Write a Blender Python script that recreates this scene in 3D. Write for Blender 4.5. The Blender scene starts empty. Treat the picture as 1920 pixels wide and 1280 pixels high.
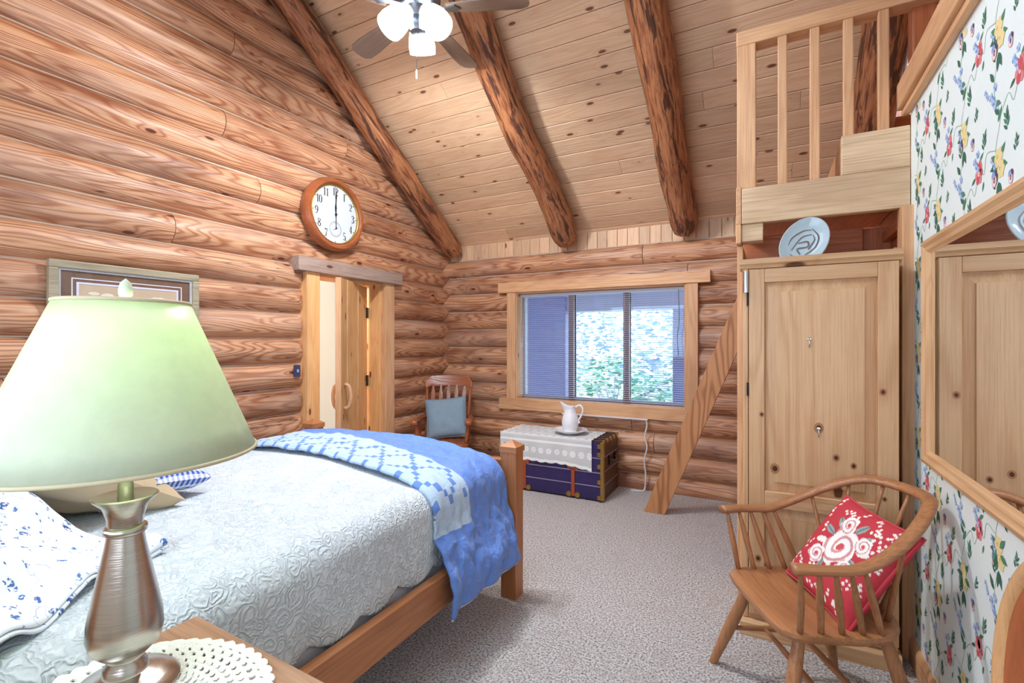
import bpy, math, random
from mathutils import Vector, Matrix, noise as mnoise
import bmesh
PI = math.pi
random.seed(7)
SC = bpy.context.scene
COL = SC.collection

# ------------------------------------------------------------------ camera, world, light, exposure
CAM_H = 1.35
cd = bpy.data.cameras.new('camera'); cam = bpy.data.objects.new('camera', cd); COL.objects.link(cam)
cd.sensor_width = 36.0; cd.lens = 36.0 * 907 / 1920; cd.clip_start = 0.02; cd.clip_end = 300
cam.location = (0, 0, CAM_H); cam.rotation_euler = (PI / 2, 0, math.radians(28.0))
SC.camera = cam
W = bpy.data.worlds.new('sky'); SC.world = W; W.use_nodes = True
bg = W.node_tree.nodes['Background']
bg.inputs[0].default_value = (0.80, 0.90, 1.0, 1); bg.inputs[1].default_value = 4.5
SC.view_settings.view_transform = 'Standard'; SC.view_settings.look = 'None'
SC.view_settings.gamma = 1.0; SC.view_settings.use_curve_mapping = False
SC.view_settings.exposure = 0.42

# room dimensions
XL, XR = -3.25, 0.54          # log wall groove plane, wallpaper plane
YB, YF = 4.50, -0.45          # back wall groove plane, wall behind the bed head
ZE, SL = 2.44, 0.70           # eave height, roof slope
YR = 2.10; ZR = ZE + SL * (YB - YR)
XE = 2.8                      # far end of the loft
TH = math.atan(SL); CT, ST = math.cos(TH), math.sin(TH)
COURSE = 0.192
WX0, WX1, WZ0, WZ1 = -2.31, -0.64, 0.76, 1.855   # window
DY0, DY1, DZ = 2.69, 3.44, 1.90                   # door opening in the log wall
SKX0, SKX1, SKY0, SKY1 = 0.70, 1.25, 3.15, 3.98   # loft skylight
FSX0, FSX1, FSY0, FSY1 = -2.0, -0.2, 0.35, 1.45   # unseen skylight added on the front slope for soft daylight
FWX0, FWX1, FWZ0, FWZ1 = -2.9, 0.1, 1.05, 2.05    # unseen window added behind the bed head for soft daylight
def zc(y):
    return ZE + SL * (YB - y) if y >= YR else ZR - SL * (YR - y)
ZF = zc(YF)

def area(name, loc, rot, sx, sy, power, col, portal=False):
    d = bpy.data.lights.new(name, 'AREA'); d.shape = 'RECTANGLE'; d.size = sx; d.size_y = sy
    d.energy = power; d.color = col
    if portal: d.cycles.is_portal = True
    o = bpy.data.objects.new(name, d); COL.objects.link(o); o.location = loc; o.rotation_euler = rot
    return o
# daylight portals: each sits just inside an opening, two of them added for daylight, and only guides the sky light
area('portal_window', ((WX0 + WX1) / 2, YB + 0.12, (WZ0 + WZ1) / 2), (-PI / 2, 0, 0), WX1 - WX0, WZ1 - WZ0, 1, (1, 1, 1), True)
area('portal_front', ((FWX0 + FWX1) / 2, YF - 0.12, (FWZ0 + FWZ1) / 2), (PI / 2, 0, 0), FWX1 - FWX0, FWZ1 - FWZ0, 1, (1, 1, 1), True)
area('portal_loft', ((SKX0 + SKX1) / 2, (SKY0 + SKY1) / 2, zc((SKY0 + SKY1) / 2) + 0.2), (-TH, 0, 0), SKX1 - SKX0, (SKY1 - SKY0) / CT, 1, (1, 1, 1), True)
area('portal_skylight', ((FSX0 + FSX1) / 2, (FSY0 + FSY1) / 2, zc((FSY0 + FSY1) / 2) + 0.2), (TH, 0, 0), FSX1 - FSX0, (FSY1 - FSY0) / CT, 1, (1, 1, 1), True)

# ------------------------------------------------------------------ mesh helpers
class MB:
    def __init__(s): s.v, s.f, s.m = [], [], []
    def add(s, vs, fs, mi=0, M=None):
        b = len(s.v)
        s.v += [tuple(M @ Vector(p)) for p in vs] if M is not None else [tuple(p) for p in vs]
        for f in fs: s.f.append(tuple(i + b for i in f)); s.m.append(mi)
        return s
    def box(s, x0, x1, y0, y1, z0, z1, mi=0, M=None):
        vs = [(x, y, z) for x in (x0, x1) for y in (y0, y1) for z in (z0, z1)]
        return s.add(vs, [(0, 1, 3, 2), (4, 6, 7, 5), (0, 4, 5, 1), (2, 3, 7, 6), (0, 2, 6, 4), (1, 5, 7, 3)], mi, M)
    def tube(s, pts, r, n=10, mi=0, M=None, flat=1.0, cap=True, up=None):
        pts = [Vector(p) for p in pts]; k = len(pts)
        rr = r if isinstance(r, (list, tuple)) else [r] * k
        t0 = (pts[1] - pts[0]).normalized()
        a = Vector(up) if up else (Vector((0, 0, 1)) if abs(t0.z) < 0.9 else Vector((1, 0, 0)))
        nrm = (a - t0 * a.dot(t0)).normalized()
        vs = []
        for i in range(k):
            t = (pts[min(i + 1, k - 1)] - pts[max(i - 1, 0)]).normalized()
            nrm = (nrm - t * nrm.dot(t)).normalized(); bn = t.cross(nrm)
            for j in range(n):
                an = 2 * PI * j / n
                vs.append(pts[i] + nrm * (math.cos(an) * rr[i]) + bn * (math.sin(an) * rr[i] * flat))
        fs = [(i * n + j, i * n + (j + 1) % n, (i + 1) * n + (j + 1) % n, (i + 1) * n + j) for i in range(k - 1) for j in range(n)]
        if cap: fs += [tuple(range(n - 1, -1, -1)), tuple((k - 1) * n + j for j in range(n))]
        return s.add(vs, fs, mi, M)
    def lathe(s, prof, n=24, mi=0, M=None, sx=1.0, sy=1.0, cap=True):
        vs, k = [], len(prof)
        for r, z in prof:
            for j in range(n):
                an = 2 * PI * j / n; vs.append((r * sx * math.cos(an), r * sy * math.sin(an), z))
        fs = [(i * n + j, i * n + (j + 1) % n, (i + 1) * n + (j + 1) % n, (i + 1) * n + j) for i in range(k - 1) for j in range(n)]
        if cap and prof[0][0] > 1e-4: fs.append(tuple(range(n - 1, -1, -1)))
        if cap and prof[-1][0] > 1e-4: fs.append(tuple((k - 1) * n + j for j in range(n)))
        return s.add(vs, fs, mi, M)
    def prism(s, poly, h0, h1, mi=0, M=None):
        """poly in the XY plane, extruded from h0 to h1 along Z (then M)."""
        n = len(poly)
        vs = [(x, y, h0) for x, y in poly] + [(x, y, h1) for x, y in poly]
        fs = [tuple(range(n - 1, -1, -1)), tuple(range(n, 2 * n))] + [(i, (i + 1) % n, n + (i + 1) % n, n + i) for i in range(n)]
        return s.add(vs, fs, mi, M)
    def grid(s, nu, nv, fn, mi=None, M=None, closed=False):
        vs = [fn(i / nu, j / nv) for i in range(nu + 1) for j in range(nv + 1)]
        b = len(s.v)
        s.v += [tuple(M @ Vector(p)) for p in vs] if M is not None else [tuple(p) for p in vs]
        for i in range(nu):
            for j in range(nv):
                a = b + i * (nv + 1) + j
                s.f.append((a, a + nv + 1, a + nv + 2, a + 1)); s.m.append(mi(i, j) if callable(mi) else (mi or 0))
        return s
    def build(s, name, mats, parent=None, smooth=False, bevel=0, solid=0, loc=None, rot=None, recalc=False):
        me = bpy.data.meshes.new(name); me.from_pydata(s.v, [], s.f)
        for m in (mats if isinstance(mats, (list, tuple)) else [mats]): me.materials.append(m)
        if any(s.m): me.polygons.foreach_set('material_index', s.m)
        if recalc:
            bm = bmesh.new(); bm.from_mesh(me); bmesh.ops.recalc_face_normals(bm, faces=bm.faces); bm.to_mesh(me); bm.free()
        if smooth: me.polygons.foreach_set('use_smooth', [True] * len(me.polygons))
        if smooth == 'auto':
            me.set_sharp_from_angle(angle=math.radians(40))
        me.update()
        o = bpy.data.objects.new(name, me); COL.objects.link(o)
        if parent: o.parent = parent
        if loc: o.location = loc
        if rot: o.rotation_euler = rot
        if solid:
            md = o.modifiers.new('thick', 'SOLIDIFY'); md.thickness = solid; md.offset = 0
        if bevel:
            md = o.modifiers.new('edge', 'BEVEL'); md.width = bevel; md.segments = 2; md.limit_method = 'ANGLE'; md.angle_limit = 0.6
        return o

def tag(o, label=None, cat=None, group=None, kind=None):
    if label: o['label'] = label
    if cat: o['category'] = cat
    if group: o['group'] = group
    if kind: o['kind'] = kind
    return o
def empty(name, loc=(0, 0, 0), rz=0, **k):
    o = bpy.data.objects.new(name, None); COL.objects.link(o); o.location = loc; o.rotation_euler = (0, 0, rz)
    o.empty_display_size = 0.1
    return tag(o, **k)
def box(name, mat, parent, b, bevel=0.003, M=None):
    return MB().box(*b, M=M).build(name, mat, parent, bevel=bevel)
def ss(a, b, x):
    t = min(1, max(0, (x - a) / (b - a))); return t * t * (3 - 2 * t)
def lerp(a, b, t): return a + (b - a) * t
def nz(x, y=0, z=0): return mnoise.noise((x, y, z))
def rotM(loc=(0, 0, 0), rx=0, ry=0, rz=0):
    return Matrix.Translation(loc) @ Matrix.Rotation(rz, 4, 'Z') @ Matrix.Rotation(ry, 4, 'Y') @ Matrix.Rotation(rx, 4, 'X')
def spline(pts, n=8):
    """Catmull-Rom through points."""
    P = [Vector(p) for p in pts]; P = [P[0] * 2 - P[1]] + P + [P[-1] * 2 - P[-2]]; out = []
    for i in range(1, len(P) - 2):
        for k in range(n):
            t = k / n
            out.append(0.5 * ((2 * P[i]) + (P[i + 1] - P[i - 1]) * t + (2 * P[i - 1] - 5 * P[i] + 4 * P[i + 1] - P[i + 2]) * t * t
                              + (3 * P[i] - P[i - 1] - 3 * P[i + 1] + P[i + 2]) * t ** 3))
    return out + [P[-2]]
def strip(mb, pts, z, mi=0, M=None):
    """flat ribbon of (x, y, width) in the XY plane"""
    vs = []
    for i, (x, y, w) in enumerate(pts):
        a = pts[max(i - 1, 0)]; b = pts[min(i + 1, len(pts) - 1)]
        dx, dy = b[0] - a[0], b[1] - a[1]; L = math.hypot(dx, dy) or 1
        vs += [(x - dy / L * w / 2, y + dx / L * w / 2, z), (x + dy / L * w / 2, y - dx / L * w / 2, z)]
    mb.add(vs, [(2 * i, 2 * i + 1, 2 * i + 3, 2 * i + 2) for i in range(len(pts) - 1)], mi, M)

# ------------------------------------------------------------------ materials
def lin(c):
    return tuple(((v / 255) / 12.92 if v <= 10 else (((v / 255) + 0.055) / 1.055) ** 2.4) for v in c) + (1.0,)
class NT:
    def __init__(s, name):
        s.mat = bpy.data.materials.new(name); s.mat.use_nodes = True; s.t = s.mat.node_tree
        s.n = s.t.nodes; s.b = s.n['Principled BSDF']; s.out = s.n['Material Output']
    def new(s, t, **k):
        n = s.n.new(t)
        for a, v in k.items(): setattr(n, a, v)
        return n
    def put(s, inp, v):
        if isinstance(v, bpy.types.NodeSocket): s.t.links.new(v, inp)
        elif v is not None: inp.default_value = v
    def math(s, op, a, b=None, c=None, clamp=False):
        n = s.new('ShaderNodeMath', operation=op, use_clamp=clamp)
        s.put(n.inputs[0], a); s.put(n.inputs[1], b); s.put(n.inputs[2], c); return n.outputs[0]
    def vm(s, op, a, b=None):
        n = s.new('ShaderNodeVectorMath', operation=op); s.put(n.inputs[0], a)
        if b is not None: s.put(n.inputs[3] if op == 'SCALE' else n.inputs[1], b)
        return n.outputs[0]
    def noise(s, v, scale, detail=2, rough=0.5, dist=0):
        n = s.new('ShaderNodeTexNoise'); s.put(n.inputs['Vector'], v); n.inputs['Scale'].default_value = scale
        n.inputs['Detail'].default_value = detail; n.inputs['Roughness'].default_value = rough; n.inputs['Distortion'].default_value = dist
        return n.outputs[0]
    def voro(s, v, scale, feature='F1'):
        n = s.new('ShaderNodeTexVoronoi', feature=feature); s.put(n.inputs['Vector'], v); n.inputs['Scale'].default_value = scale
        return n
    def mix(s, f, a, b, mode='MIX'):
        n = s.new('ShaderNodeMix', data_type='RGBA', blend_type=mode); s.put(n.inputs[0], f); s.put(n.inputs[6], a); s.put(n.inputs[7], b)
        return n.outputs[2]
    def step(s, v, a, b, lo=0.0, hi=1.0):
        n = s.new('ShaderNodeMapRange', interpolation_type='SMOOTHSTEP'); s.put(n.inputs[0], v)
        for i, x in enumerate((a, b, lo, hi)): n.inputs[i + 1].default_value = x
        return n.outputs[0]
    def ramp(s, v, stops):
        n = s.new('ShaderNodeValToRGB'); s.put(n.inputs[0], v); e = n.color_ramp.elements
        while len(e) < len(stops): e.new(0.5)
        for el, (p, c) in zip(e, stops): el.position = p; el.color = c
        return n.outputs[0]
    def bump(s, h, dist, strength=1.0):
        n = s.new('ShaderNodeBump'); s.put(n.inputs['Height'], h); n.inputs['Distance'].default_value = dist; n.inputs['Strength'].default_value = strength
        s.put(s.b.inputs['Normal'], n.outputs[0])
    def fin(s, col=None, rough=None, metal=None, spec=None):
        s.put(s.b.inputs['Base Color'], col); s.put(s.b.inputs['Roughness'], rough)
        s.put(s.b.inputs['Metallic'], metal); s.put(s.b.inputs['Specular IOR Level'], spec); return s.mat
    def sep(s, v):
        n = s.new('ShaderNodeSeparateXYZ'); s.put(n.inputs[0], v); return n.outputs
    def comb(s, x, y, z):
        n = s.new('ShaderNodeCombineXYZ')
        for i, q in enumerate((x, y, z)): s.put(n.inputs[i], q)
        return n.outputs[0]

_cache = {}
def plain(name, col, rough=0.5, metal=0.0, var=0.0, bump=0.0, bscale=80, emit=0, spec=0.5, ecol=None):
    if name in _cache: return _cache[name]
    t = NT(name); tc = t.new('ShaderNodeTexCoord').outputs['Object']
    n = t.noise(tc, bscale, 3)
    c = lin(col)
    if var:
        t.put(t.b.inputs['Base Color'], t.mix(n, tuple(v * (1 - var) for v in c[:3]) + (1,), tuple(min(1, v * (1 + var)) for v in c[:3]) + (1,)))
    else: t.b.inputs['Base Color'].default_value = c
    if bump: t.bump(n, bump)
    t.fin(None, rough, metal, spec)
    if emit:
        t.b.inputs['Emission Color'].default_value = lin(ecol or col); t.b.inputs['Emission Strength'].default_value = emit
    _cache[name] = t.mat; return t.mat

def wood(name, axis, light, mid, dark, knot=(92, 48, 26), ring=1.0, fibre=1.0, knots=0.45, blotch=0.5, scale=1.0, rough=0.5, rnd=0.22, kscale=1.0, checks=0.0, freq=62.0, core_r=0.10, grey=None):
    """grain along `axis` of the object; knots, rings and fibres in relief"""
    key = (name, axis)
    if key in _cache: return _cache[key]
    t = NT(name + '_' + 'xyz'[axis])
    tc = t.new('ShaderNodeTexCoord').outputs['Object']
    rn = t.new('ShaderNodeObjectInfo').outputs['Random']
    off = t.vm('SCALE', (31.7, 17.3, 23.9), rn)
    p = t.vm('ADD', tc, off)
    def st(al, ac):
        v = [ac * scale] * 3; v[axis] = al * scale; return t.vm('MULTIPLY', p, tuple(v))
    wob = t.noise(st(1.2, 3.0), 1.0, 2)
    kv = t.voro(st(2.6 * kscale, 6.5 * kscale), 1.0)
    d = kv.outputs['Distance']; kc = t.sep(kv.outputs['Color'])[0]
    gate = t.math('LESS_THAN', kc, knots)
    halo = t.math('MULTIPLY', t.step(d, 0.0, 0.42, 1, 0), gate)
    core = t.math('MULTIPLY', t.step(d, core_r * .6, core_r, 1, 0), gate)
    n1 = t.noise(st(0.55, 6.0), 1.0, 1.5)
    ph = t.math('ADD', t.math('MULTIPLY', n1, freq), t.math('MULTIPLY', halo, 9.0))
    ph = t.math('ADD', ph, t.math('MULTIPLY', wob, 16.0))
    rg = t.math('MULTIPLY_ADD', t.math('SINE', ph), 0.5, 0.5)
    rg = t.math('POWER', rg, 2.2)
    fb = t.noise(st(3.5, 150.0), 1.0, 2, 0.6)
    bl = t.noise(st(1.6, 5.0), 1.0, 3, 0.6)
    c = t.mix(t.math('MULTIPLY', rg, 0.62 * ring, clamp=True), lin(light), lin(mid))
    c = t.mix(t.math('MULTIPLY', t.step(fb, 0.42, 0.72), 0.40 * fibre), c, lin(dark))
    c = t.mix(t.math('MULTIPLY', t.step(bl, 0.45, 0.75), blotch), c, lin(dark))
    if grey: c = t.mix(t.math('MULTIPLY', t.step(t.noise(st(0.9, 4.0), 1.0, 3, 0.65), 0.47, 0.66), 0.32), c, lin(grey))
    c = t.mix(t.math('MULTIPLY', halo, 0.42), c, lin(mid))
    c = t.mix(t.math('MULTIPLY', core, 0.92), c, lin(knot))
    hgt = t.math('SUBTRACT', t.math('MULTIPLY', fb, 0.5), t.math('MULTIPLY', rg, 0.35))
    if checks:
        ck = t.noise(st(0.5, 13.0), 1.0, 4, 0.55)
        ck = t.math('MULTIPLY', t.step(t.math('ABSOLUTE', t.math('SUBTRACT', ck, 0.5)), 0.0, 0.008, 1, 0), t.step(t.noise(st(0.5, 1.5), 1.0, 1), 0.52, 0.6))
        c = t.mix(t.math('MULTIPLY', ck, checks), c, lin((52, 26, 14)))
        hgt = t.math('SUBTRACT', hgt, ck)
    br = t.math('MULTIPLY_ADD', t.math('FRACT', t.math('MULTIPLY', rn, 7.31)), rnd, 1 - rnd / 2)
    hs = t.new('ShaderNodeHueSaturation'); t.put(hs.inputs['Value'], br); t.put(hs.inputs['Color'], c)
    t.bump(hgt, 0.0022 / scale)
    t.fin(hs.outputs[0], rough)
    _cache[key] = t.mat; return t.mat

LOG = lambda a: wood('log_wood', a, (216, 166, 128), (158, 94, 60), (120, 63, 40), (88, 38, 24), ring=1.35, fibre=1.0, knots=0.6, blotch=0.7, rough=0.42, rnd=0.18, kscale=1.3, checks=0.85, freq=150.0, core_r=0.13, grey=(190, 166, 150))
CEIL = lambda a: wood('ceiling_pine', a, (226, 188, 152), (200, 152, 114), (176, 122, 86), (104, 56, 36), ring=0.45, fibre=0.45, knots=0.6, blotch=0.22, rough=0.5, rnd=0.3, kscale=1.9, freq=90.0, core_r=0.17)
TRIM = lambda a: wood('fir_trim', a, (222, 174, 130), (194, 138, 94), (160, 104, 66), ring=0.6, fibre=0.8, knots=0.25, blotch=0.35, rough=0.5, rnd=0.12)
ROUGH = lambda a: wood('rough_fir', a, (226, 196, 160), (206, 168, 128), (164, 130, 100), ring=0.5, fibre=1.2, knots=0.3, blotch=0.55, rough=0.75, rnd=0.1)
GREYB = lambda a: wood('weathered_board', a, (176, 152, 138), (150, 122, 108), (120, 96, 88), ring=0.3, fibre=1.4, knots=0.2, blotch=0.5, rough=0.8, rnd=0.1)
PINE = lambda a: wood('waxed_pine', a, (220, 178, 134), (196, 146, 100), (164, 112, 72), (84, 42, 24), ring=0.8, fibre=0.6, knots=0.45, blotch=0.25, rough=0.42, rnd=0.12, kscale=1.1, core_r=0.15)
DOORW = lambda a: wood('knotty_cedar', a, (226, 178, 122), (204, 142, 88), (172, 106, 64), (104, 46, 30), ring=0.6, fibre=0.8, knots=0.75, blotch=0.3, rough=0.5, rnd=0.3, kscale=1.7, core_r=0.17)
OAK = lambda a: wood('chair_oak', a, (178, 122, 80), (148, 96, 60), (112, 70, 42), ring=0.5, fibre=1.1, knots=0.0, blotch=0.35, rough=0.38, rnd=0.08)
MAPLE = lambda a: wood('rocker_maple', a, (158, 88, 50), (130, 66, 36), (96, 46, 24), ring=0.4, fibre=0.6, knots=0.0, blotch=0.3, rough=0.25, rnd=0.08)
BEDW = lambda a: wood('bed_pine', a, (186, 122, 76), (156, 94, 54), (118, 68, 38), (70, 34, 18), ring=0.5, fibre=0.7, knots=0.35, blotch=0.4, rough=0.42, rnd=0.08)
STAND = lambda a: wood('nightstand_pine', a, (176, 136, 106), (148, 106, 78), (116, 80, 58), (84, 46, 30), ring=0.7, fibre=0.8, knots=0.45, blotch=0.4, rough=0.45, rnd=0.06)
DARKP = lambda a: wood('red_cedar_panel', a, (206, 124, 80), (172, 92, 56), (128, 62, 38), (60, 26, 14), ring=0.5, fibre=0.7, knots=0.3, blotch=0.4, rough=0.4, rnd=0.15)
PLANKW = lambda a: wood('stringer_fir', a, (200, 142, 94), (150, 92, 54), (128, 76, 46), ring=1.3, fibre=0.5, knots=0.2, blotch=0.25, rough=0.5, rnd=0.05)

def bark():
    t = NT('peeled_rafter'); tc = t.new('ShaderNodeTexCoord').outputs['Object']
    rn = t.new('ShaderNodeObjectInfo').outputs['Random']
    p = t.vm('ADD', tc, t.vm('SCALE', (11.0, 23.0, 7.0), rn))
    # grain runs down the slope: rotate into slope space then stretch
    mp = t.new('ShaderNodeMapping'); t.put(mp.inputs[0], p); mp.inputs['Rotation'].default_value = (TH, 0, 0)
    q = t.vm('MULTIPLY', mp.outputs[0], (1, 0.12, 1))
    a = t.noise(q, 22, 4, 0.65, 0.6); b = t.noise(q, 60, 3, 0.6); c2 = t.noise(p, 2.2, 2)
    wood_c = t.mix(c2, lin((196, 136, 92)), lin((150, 88, 54)))
    c = t.mix(t.step(b, 0.4, 0.7), wood_c, lin((126, 70, 44)))
    c = t.mix(t.math('MULTIPLY', t.step(a, 0.52, 0.58), 0.9), c, lin((70, 42, 34)))
    c = t.mix(t.math('MULTIPLY', t.step(a, 0.36, 0.30), 0.6), c, lin((226, 168, 120)))
    t.bump(t.math('ADD', t.math('MULTIPLY', a, -1.0), t.math('MULTIPLY', b, 0.3)), 0.012)
    return t.fin(c, 0.45)
BARK = bark()

def carpet():
    t = NT('carpet_pile'); tc = t.new('ShaderNodeTexCoord').outputs['Object']
    a = t.noise(tc, 105, 4, 0.75); b = t.noise(tc, 9, 3, 0.6); c2 = t.noise(tc, 1.6, 2); d = t.noise(tc, 60, 2, 0.6)
    c = t.ramp(a, [(0.38, lin((110, 86, 78))), (0.475, lin((196, 186, 182))), (0.56, lin((240, 240, 242)))])
    c = t.mix(t.math('MULTIPLY', t.step(b, 0.5, 0.68), 0.28), c, lin((186, 172, 164)))
    c = t.mix(t.math('MULTIPLY', t.step(c2, 0.5, 0.7), 0.15), c, lin((200, 180, 166)))
    t.bump(t.math('ADD', a, t.math('MULTIPLY', d, 0.8)), 0.012)
    t.b.inputs['Sheen Weight'].default_value = 0.2
    return t.fin(c, 0.95, spec=0.1)
CARPET = carpet()

def matelasse():
    t = NT('white_matelasse'); tc = t.new('ShaderNodeTexCoord').outputs['UV']
    w = t.noise(tc, 5, 2)
    pv = t.vm('ADD', tc, t.vm('SCALE', t.comb(t.noise(tc, 21, 3), t.noise(tc, 19, 3), 0), 0.06))
    v1 = t.voro(pv, 22.0); v2 = t.voro(pv, 44.0)
    r1 = t.math('SINE', t.math('MULTIPLY', v1.outputs['Distance'], 26.0))
    r2 = t.math('SINE', t.math('MULTIPLY', v2.outputs['Distance'], 14.0))
    g = t.step(t.noise(tc, 3.0, 1), 0.40, 0.58)
    h = t.math('ADD', t.math('MULTIPLY', r1, g), t.math('MULTIPLY', r2, t.math('SUBTRACT', 1.0, g)))
    h = t.math('ADD', h, t.math('MULTIPLY', t.noise(tc, 120, 2), 0.7))
    t.bump(h, 0.0016)
    return t.fin(t.mix(t.step(h, -1.5, 1.8), lin((194, 205, 212)), lin((216, 225, 231))), 0.85, spec=0.2)
MATE = matelasse()

def cloth(name, col, var=0.12, pucker=0.004, sc=26, rough=0.8):
    if name in _cache: return _cache[name]
    t = NT(name); tc = t.new('ShaderNodeTexCoord').outputs['Object']
    a = t.noise(tc, sc, 3, 0.55, 0.5); b = t.noise(tc, 420, 1)
    c0 = lin(col)
    c = t.mix(a, tuple(v * (1 - var) for v in c0[:3]) + (1,), tuple(min(1, v * (1 + var)) for v in c0[:3]) + (1,))
    t.bump(t.math('ADD', a, t.math('MULTIPLY', b, 0.06)), pucker)
    t.b.inputs['Sheen Weight'].default_value = 0.15
    _cache[name] = t.fin(c, rough, spec=0.25); return _cache[name]

def sprig_cloth():
    t = NT('blue_sprig_cotton'); tc = t.new('ShaderNodeTexCoord').outputs['UV']
    p = t.vm('ADD', tc, t.vm('SCALE', t.comb(t.noise(tc, 38, 1), t.noise(tc, 41, 1), 0), 0.018))
    v = t.voro(p, 29.0); d = v.outputs['Distance']; cr = t.sep(v.outputs['Color'])
    fine = t.voro(tc, 110.0); fd = fine.outputs['Distance']
    blob = t.math('MULTIPLY', t.step(d, 0.24, 0.30, 1, 0), t.step(t.noise(tc, 120, 2), 0.45, 0.52))
    blob = t.math('MULTIPLY', blob, t.math('GREATER_THAN', cr[0], 0.12))
    lv = t.voro(t.vm('MULTIPLY', p, (1.0, 2.2, 1)), 48.0); lf = t.math('MULTIPLY', t.step(lv.outputs['Distance'], 0.16, 0.22, 1, 0), t.math('GREATER_THAN', t.sep(lv.outputs['Color'])[1], 0.6))
    blob = t.math('MAXIMUM', blob, lf)
    e = t.new('ShaderNodeTexVoronoi', feature='DISTANCE_TO_EDGE'); t.put(e.inputs['Vector'], p); e.inputs['Scale'].default_value = 24.0
    vine = t.math('MULTIPLY', t.step(e.outputs[0], 0.006, 0.016, 1, 0), t.math('GREATER_THAN', t.noise(tc, 12, 1), 0.54))
    c = t.mix(t.noise(tc, 6, 2), lin((226, 234, 246)), lin((240, 244, 250)))
    c = t.mix(t.math('MULTIPLY', vine, 0.6), c, lin((136, 162, 204)))
    c = t.mix(blob, c, t.mix(cr[1], lin((84, 128, 190)), lin((64, 96, 160))))
    t.bump(t.noise(tc, 14, 3), 0.006)
    return t.fin(c, 0.85, spec=0.2)

def gingham():
    t = NT('blue_gingham'); tc = t.new('ShaderNodeTexCoord').outputs['UV']; x, y, z = t.sep(tc)
    a = t.math('GREATER_THAN', t.math('SINE', t.math('MULTIPLY', x, 260)), 0.0)
    b = t.math('GREATER_THAN', t.math('SINE', t.math('MULTIPLY', y, 260)), 0.0)
    f = t.math('MULTIPLY', t.math('ADD', a, b), 0.5)
    return t.fin(t.mix(f, lin((236, 240, 248)), lin((44, 88, 178))), 0.85)

def attr_cloth(name, rough=0.8, bump=0.002, bs=60):
    t = NT(name); at = t.new('ShaderNodeAttribute'); at.attribute_name = 'print'
    tc = t.new('ShaderNodeTexCoord').outputs['Object']; t.bump(t.noise(tc, bs, 3), bump)
    return t.fin(at.outputs['Color'], rough, spec=0.2)

def glassy(name, tint=(0.92, 0.96, 1.0), gl=0.06, rough=0.02):
    t = NT(name); t.n.remove(t.b)
    tr = t.new('ShaderNodeBsdfTransparent'); tr.inputs[0].default_value = tint + (1,)
    g = t.new('ShaderNodeBsdfGlossy'); g.inputs['Roughness'].default_value = rough
    mx = t.new('ShaderNodeMixShader'); mx.inputs[0].default_value = gl
    t.t.links.new(tr.outputs[0], mx.inputs[1]); t.t.links.new(g.outputs[0], mx.inputs[2]); t.t.links.new(mx.outputs[0], t.out.inputs[0])
    return t.mat
GLASS = glassy('window_glass')

def shade_mat():
    t = NT('lamp_shade_paper'); tc = t.new('ShaderNodeTexCoord').outputs['Object']
    n = t.noise(tc, 40, 4, 0.65)
    c = t.mix(n, lin((206, 212, 190)), lin((226, 230, 210)))
    tl = t.new('ShaderNodeBsdfTranslucent'); t.put(tl.inputs[0], c)
    t.fin(c, 0.38)
    mx = t.new('ShaderNodeMixShader'); mx.inputs[0].default_value = 0.45
    t.t.links.new(t.b.outputs[0], mx.inputs[1]); t.t.links.new(tl.outputs[0], mx.inputs[2]); t.t.links.new(mx.outputs[0], t.out.inputs[0])
    return t.mat

def brushed():
    t = NT('brushed_nickel'); tc = t.new('ShaderNodeTexCoord').outputs['Object']
    n = t.noise(t.vm('MULTIPLY', tc, (3, 3, 160)), 4, 3)
    t.bump(n, 0.00015)
    t.b.inputs['Anisotropic'].default_value = 0.6
    return t.fin(t.mix(n, lin((176, 168, 158)), lin((208, 202, 194))), 0.24, 1.0)

def lace():
    t = NT('white_crochet_lace'); tc = t.new('ShaderNodeTexCoord').outputs['UV']; x, y, z = t.sep(tc)
    # uv in metres: rows of star flowers, panels of open net between them
    u = t.math('MULTIPLY', x, 1 / 0.075); v = t.math('MULTIPLY', y, 1 / 0.16)
    fu = t.math('SUBTRACT', t.math('FRACT', u), 0.5); fv = t.math('MULTIPLY', t.math('SUBTRACT', t.math('FRACT', v), 0.5), 2.13)
    r = t.math('SQRT', t.math('ADD', t.math('MULTIPLY', fu, fu), t.math('MULTIPLY', fv, fv)))
    an = t.math('ARCTAN2', fv, fu)
    rad = t.math('MULTIPLY_ADD', t.math('COSINE', t.math('MULTIPLY', an, 8)), 0.06, 0.32)
    star = t.math('LESS_THAN', r, rad)
    hole = t.math('GREATER_THAN', t.math('ABSOLUTE', t.math('SUBTRACT', r, 0.13)), 0.025)
    star = t.math('MULTIPLY', star, hole)
    net = t.math('MAXIMUM', t.math('GREATER_THAN', t.math('SINE', t.math('MULTIPLY', x, 900)), 0.2), t.math('GREATER_THAN', t.math('SINE', t.math('MULTIPLY', y, 900)), 0.2))
    band = t.math('GREATER_THAN', t.math('ABSOLUTE', t.math('SUBTRACT', t.math('FRACT', v), 0.5)), 0.44)
    al = t.math('MAXIMUM', t.math('MAXIMUM', star, band), t.math('MULTIPLY_ADD', net, 0.30, 0.50), clamp=True)
    t.put(t.b.inputs['Alpha'], al)
    return t.fin(lin((244, 246, 246)), 0.9, spec=0.1)

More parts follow.
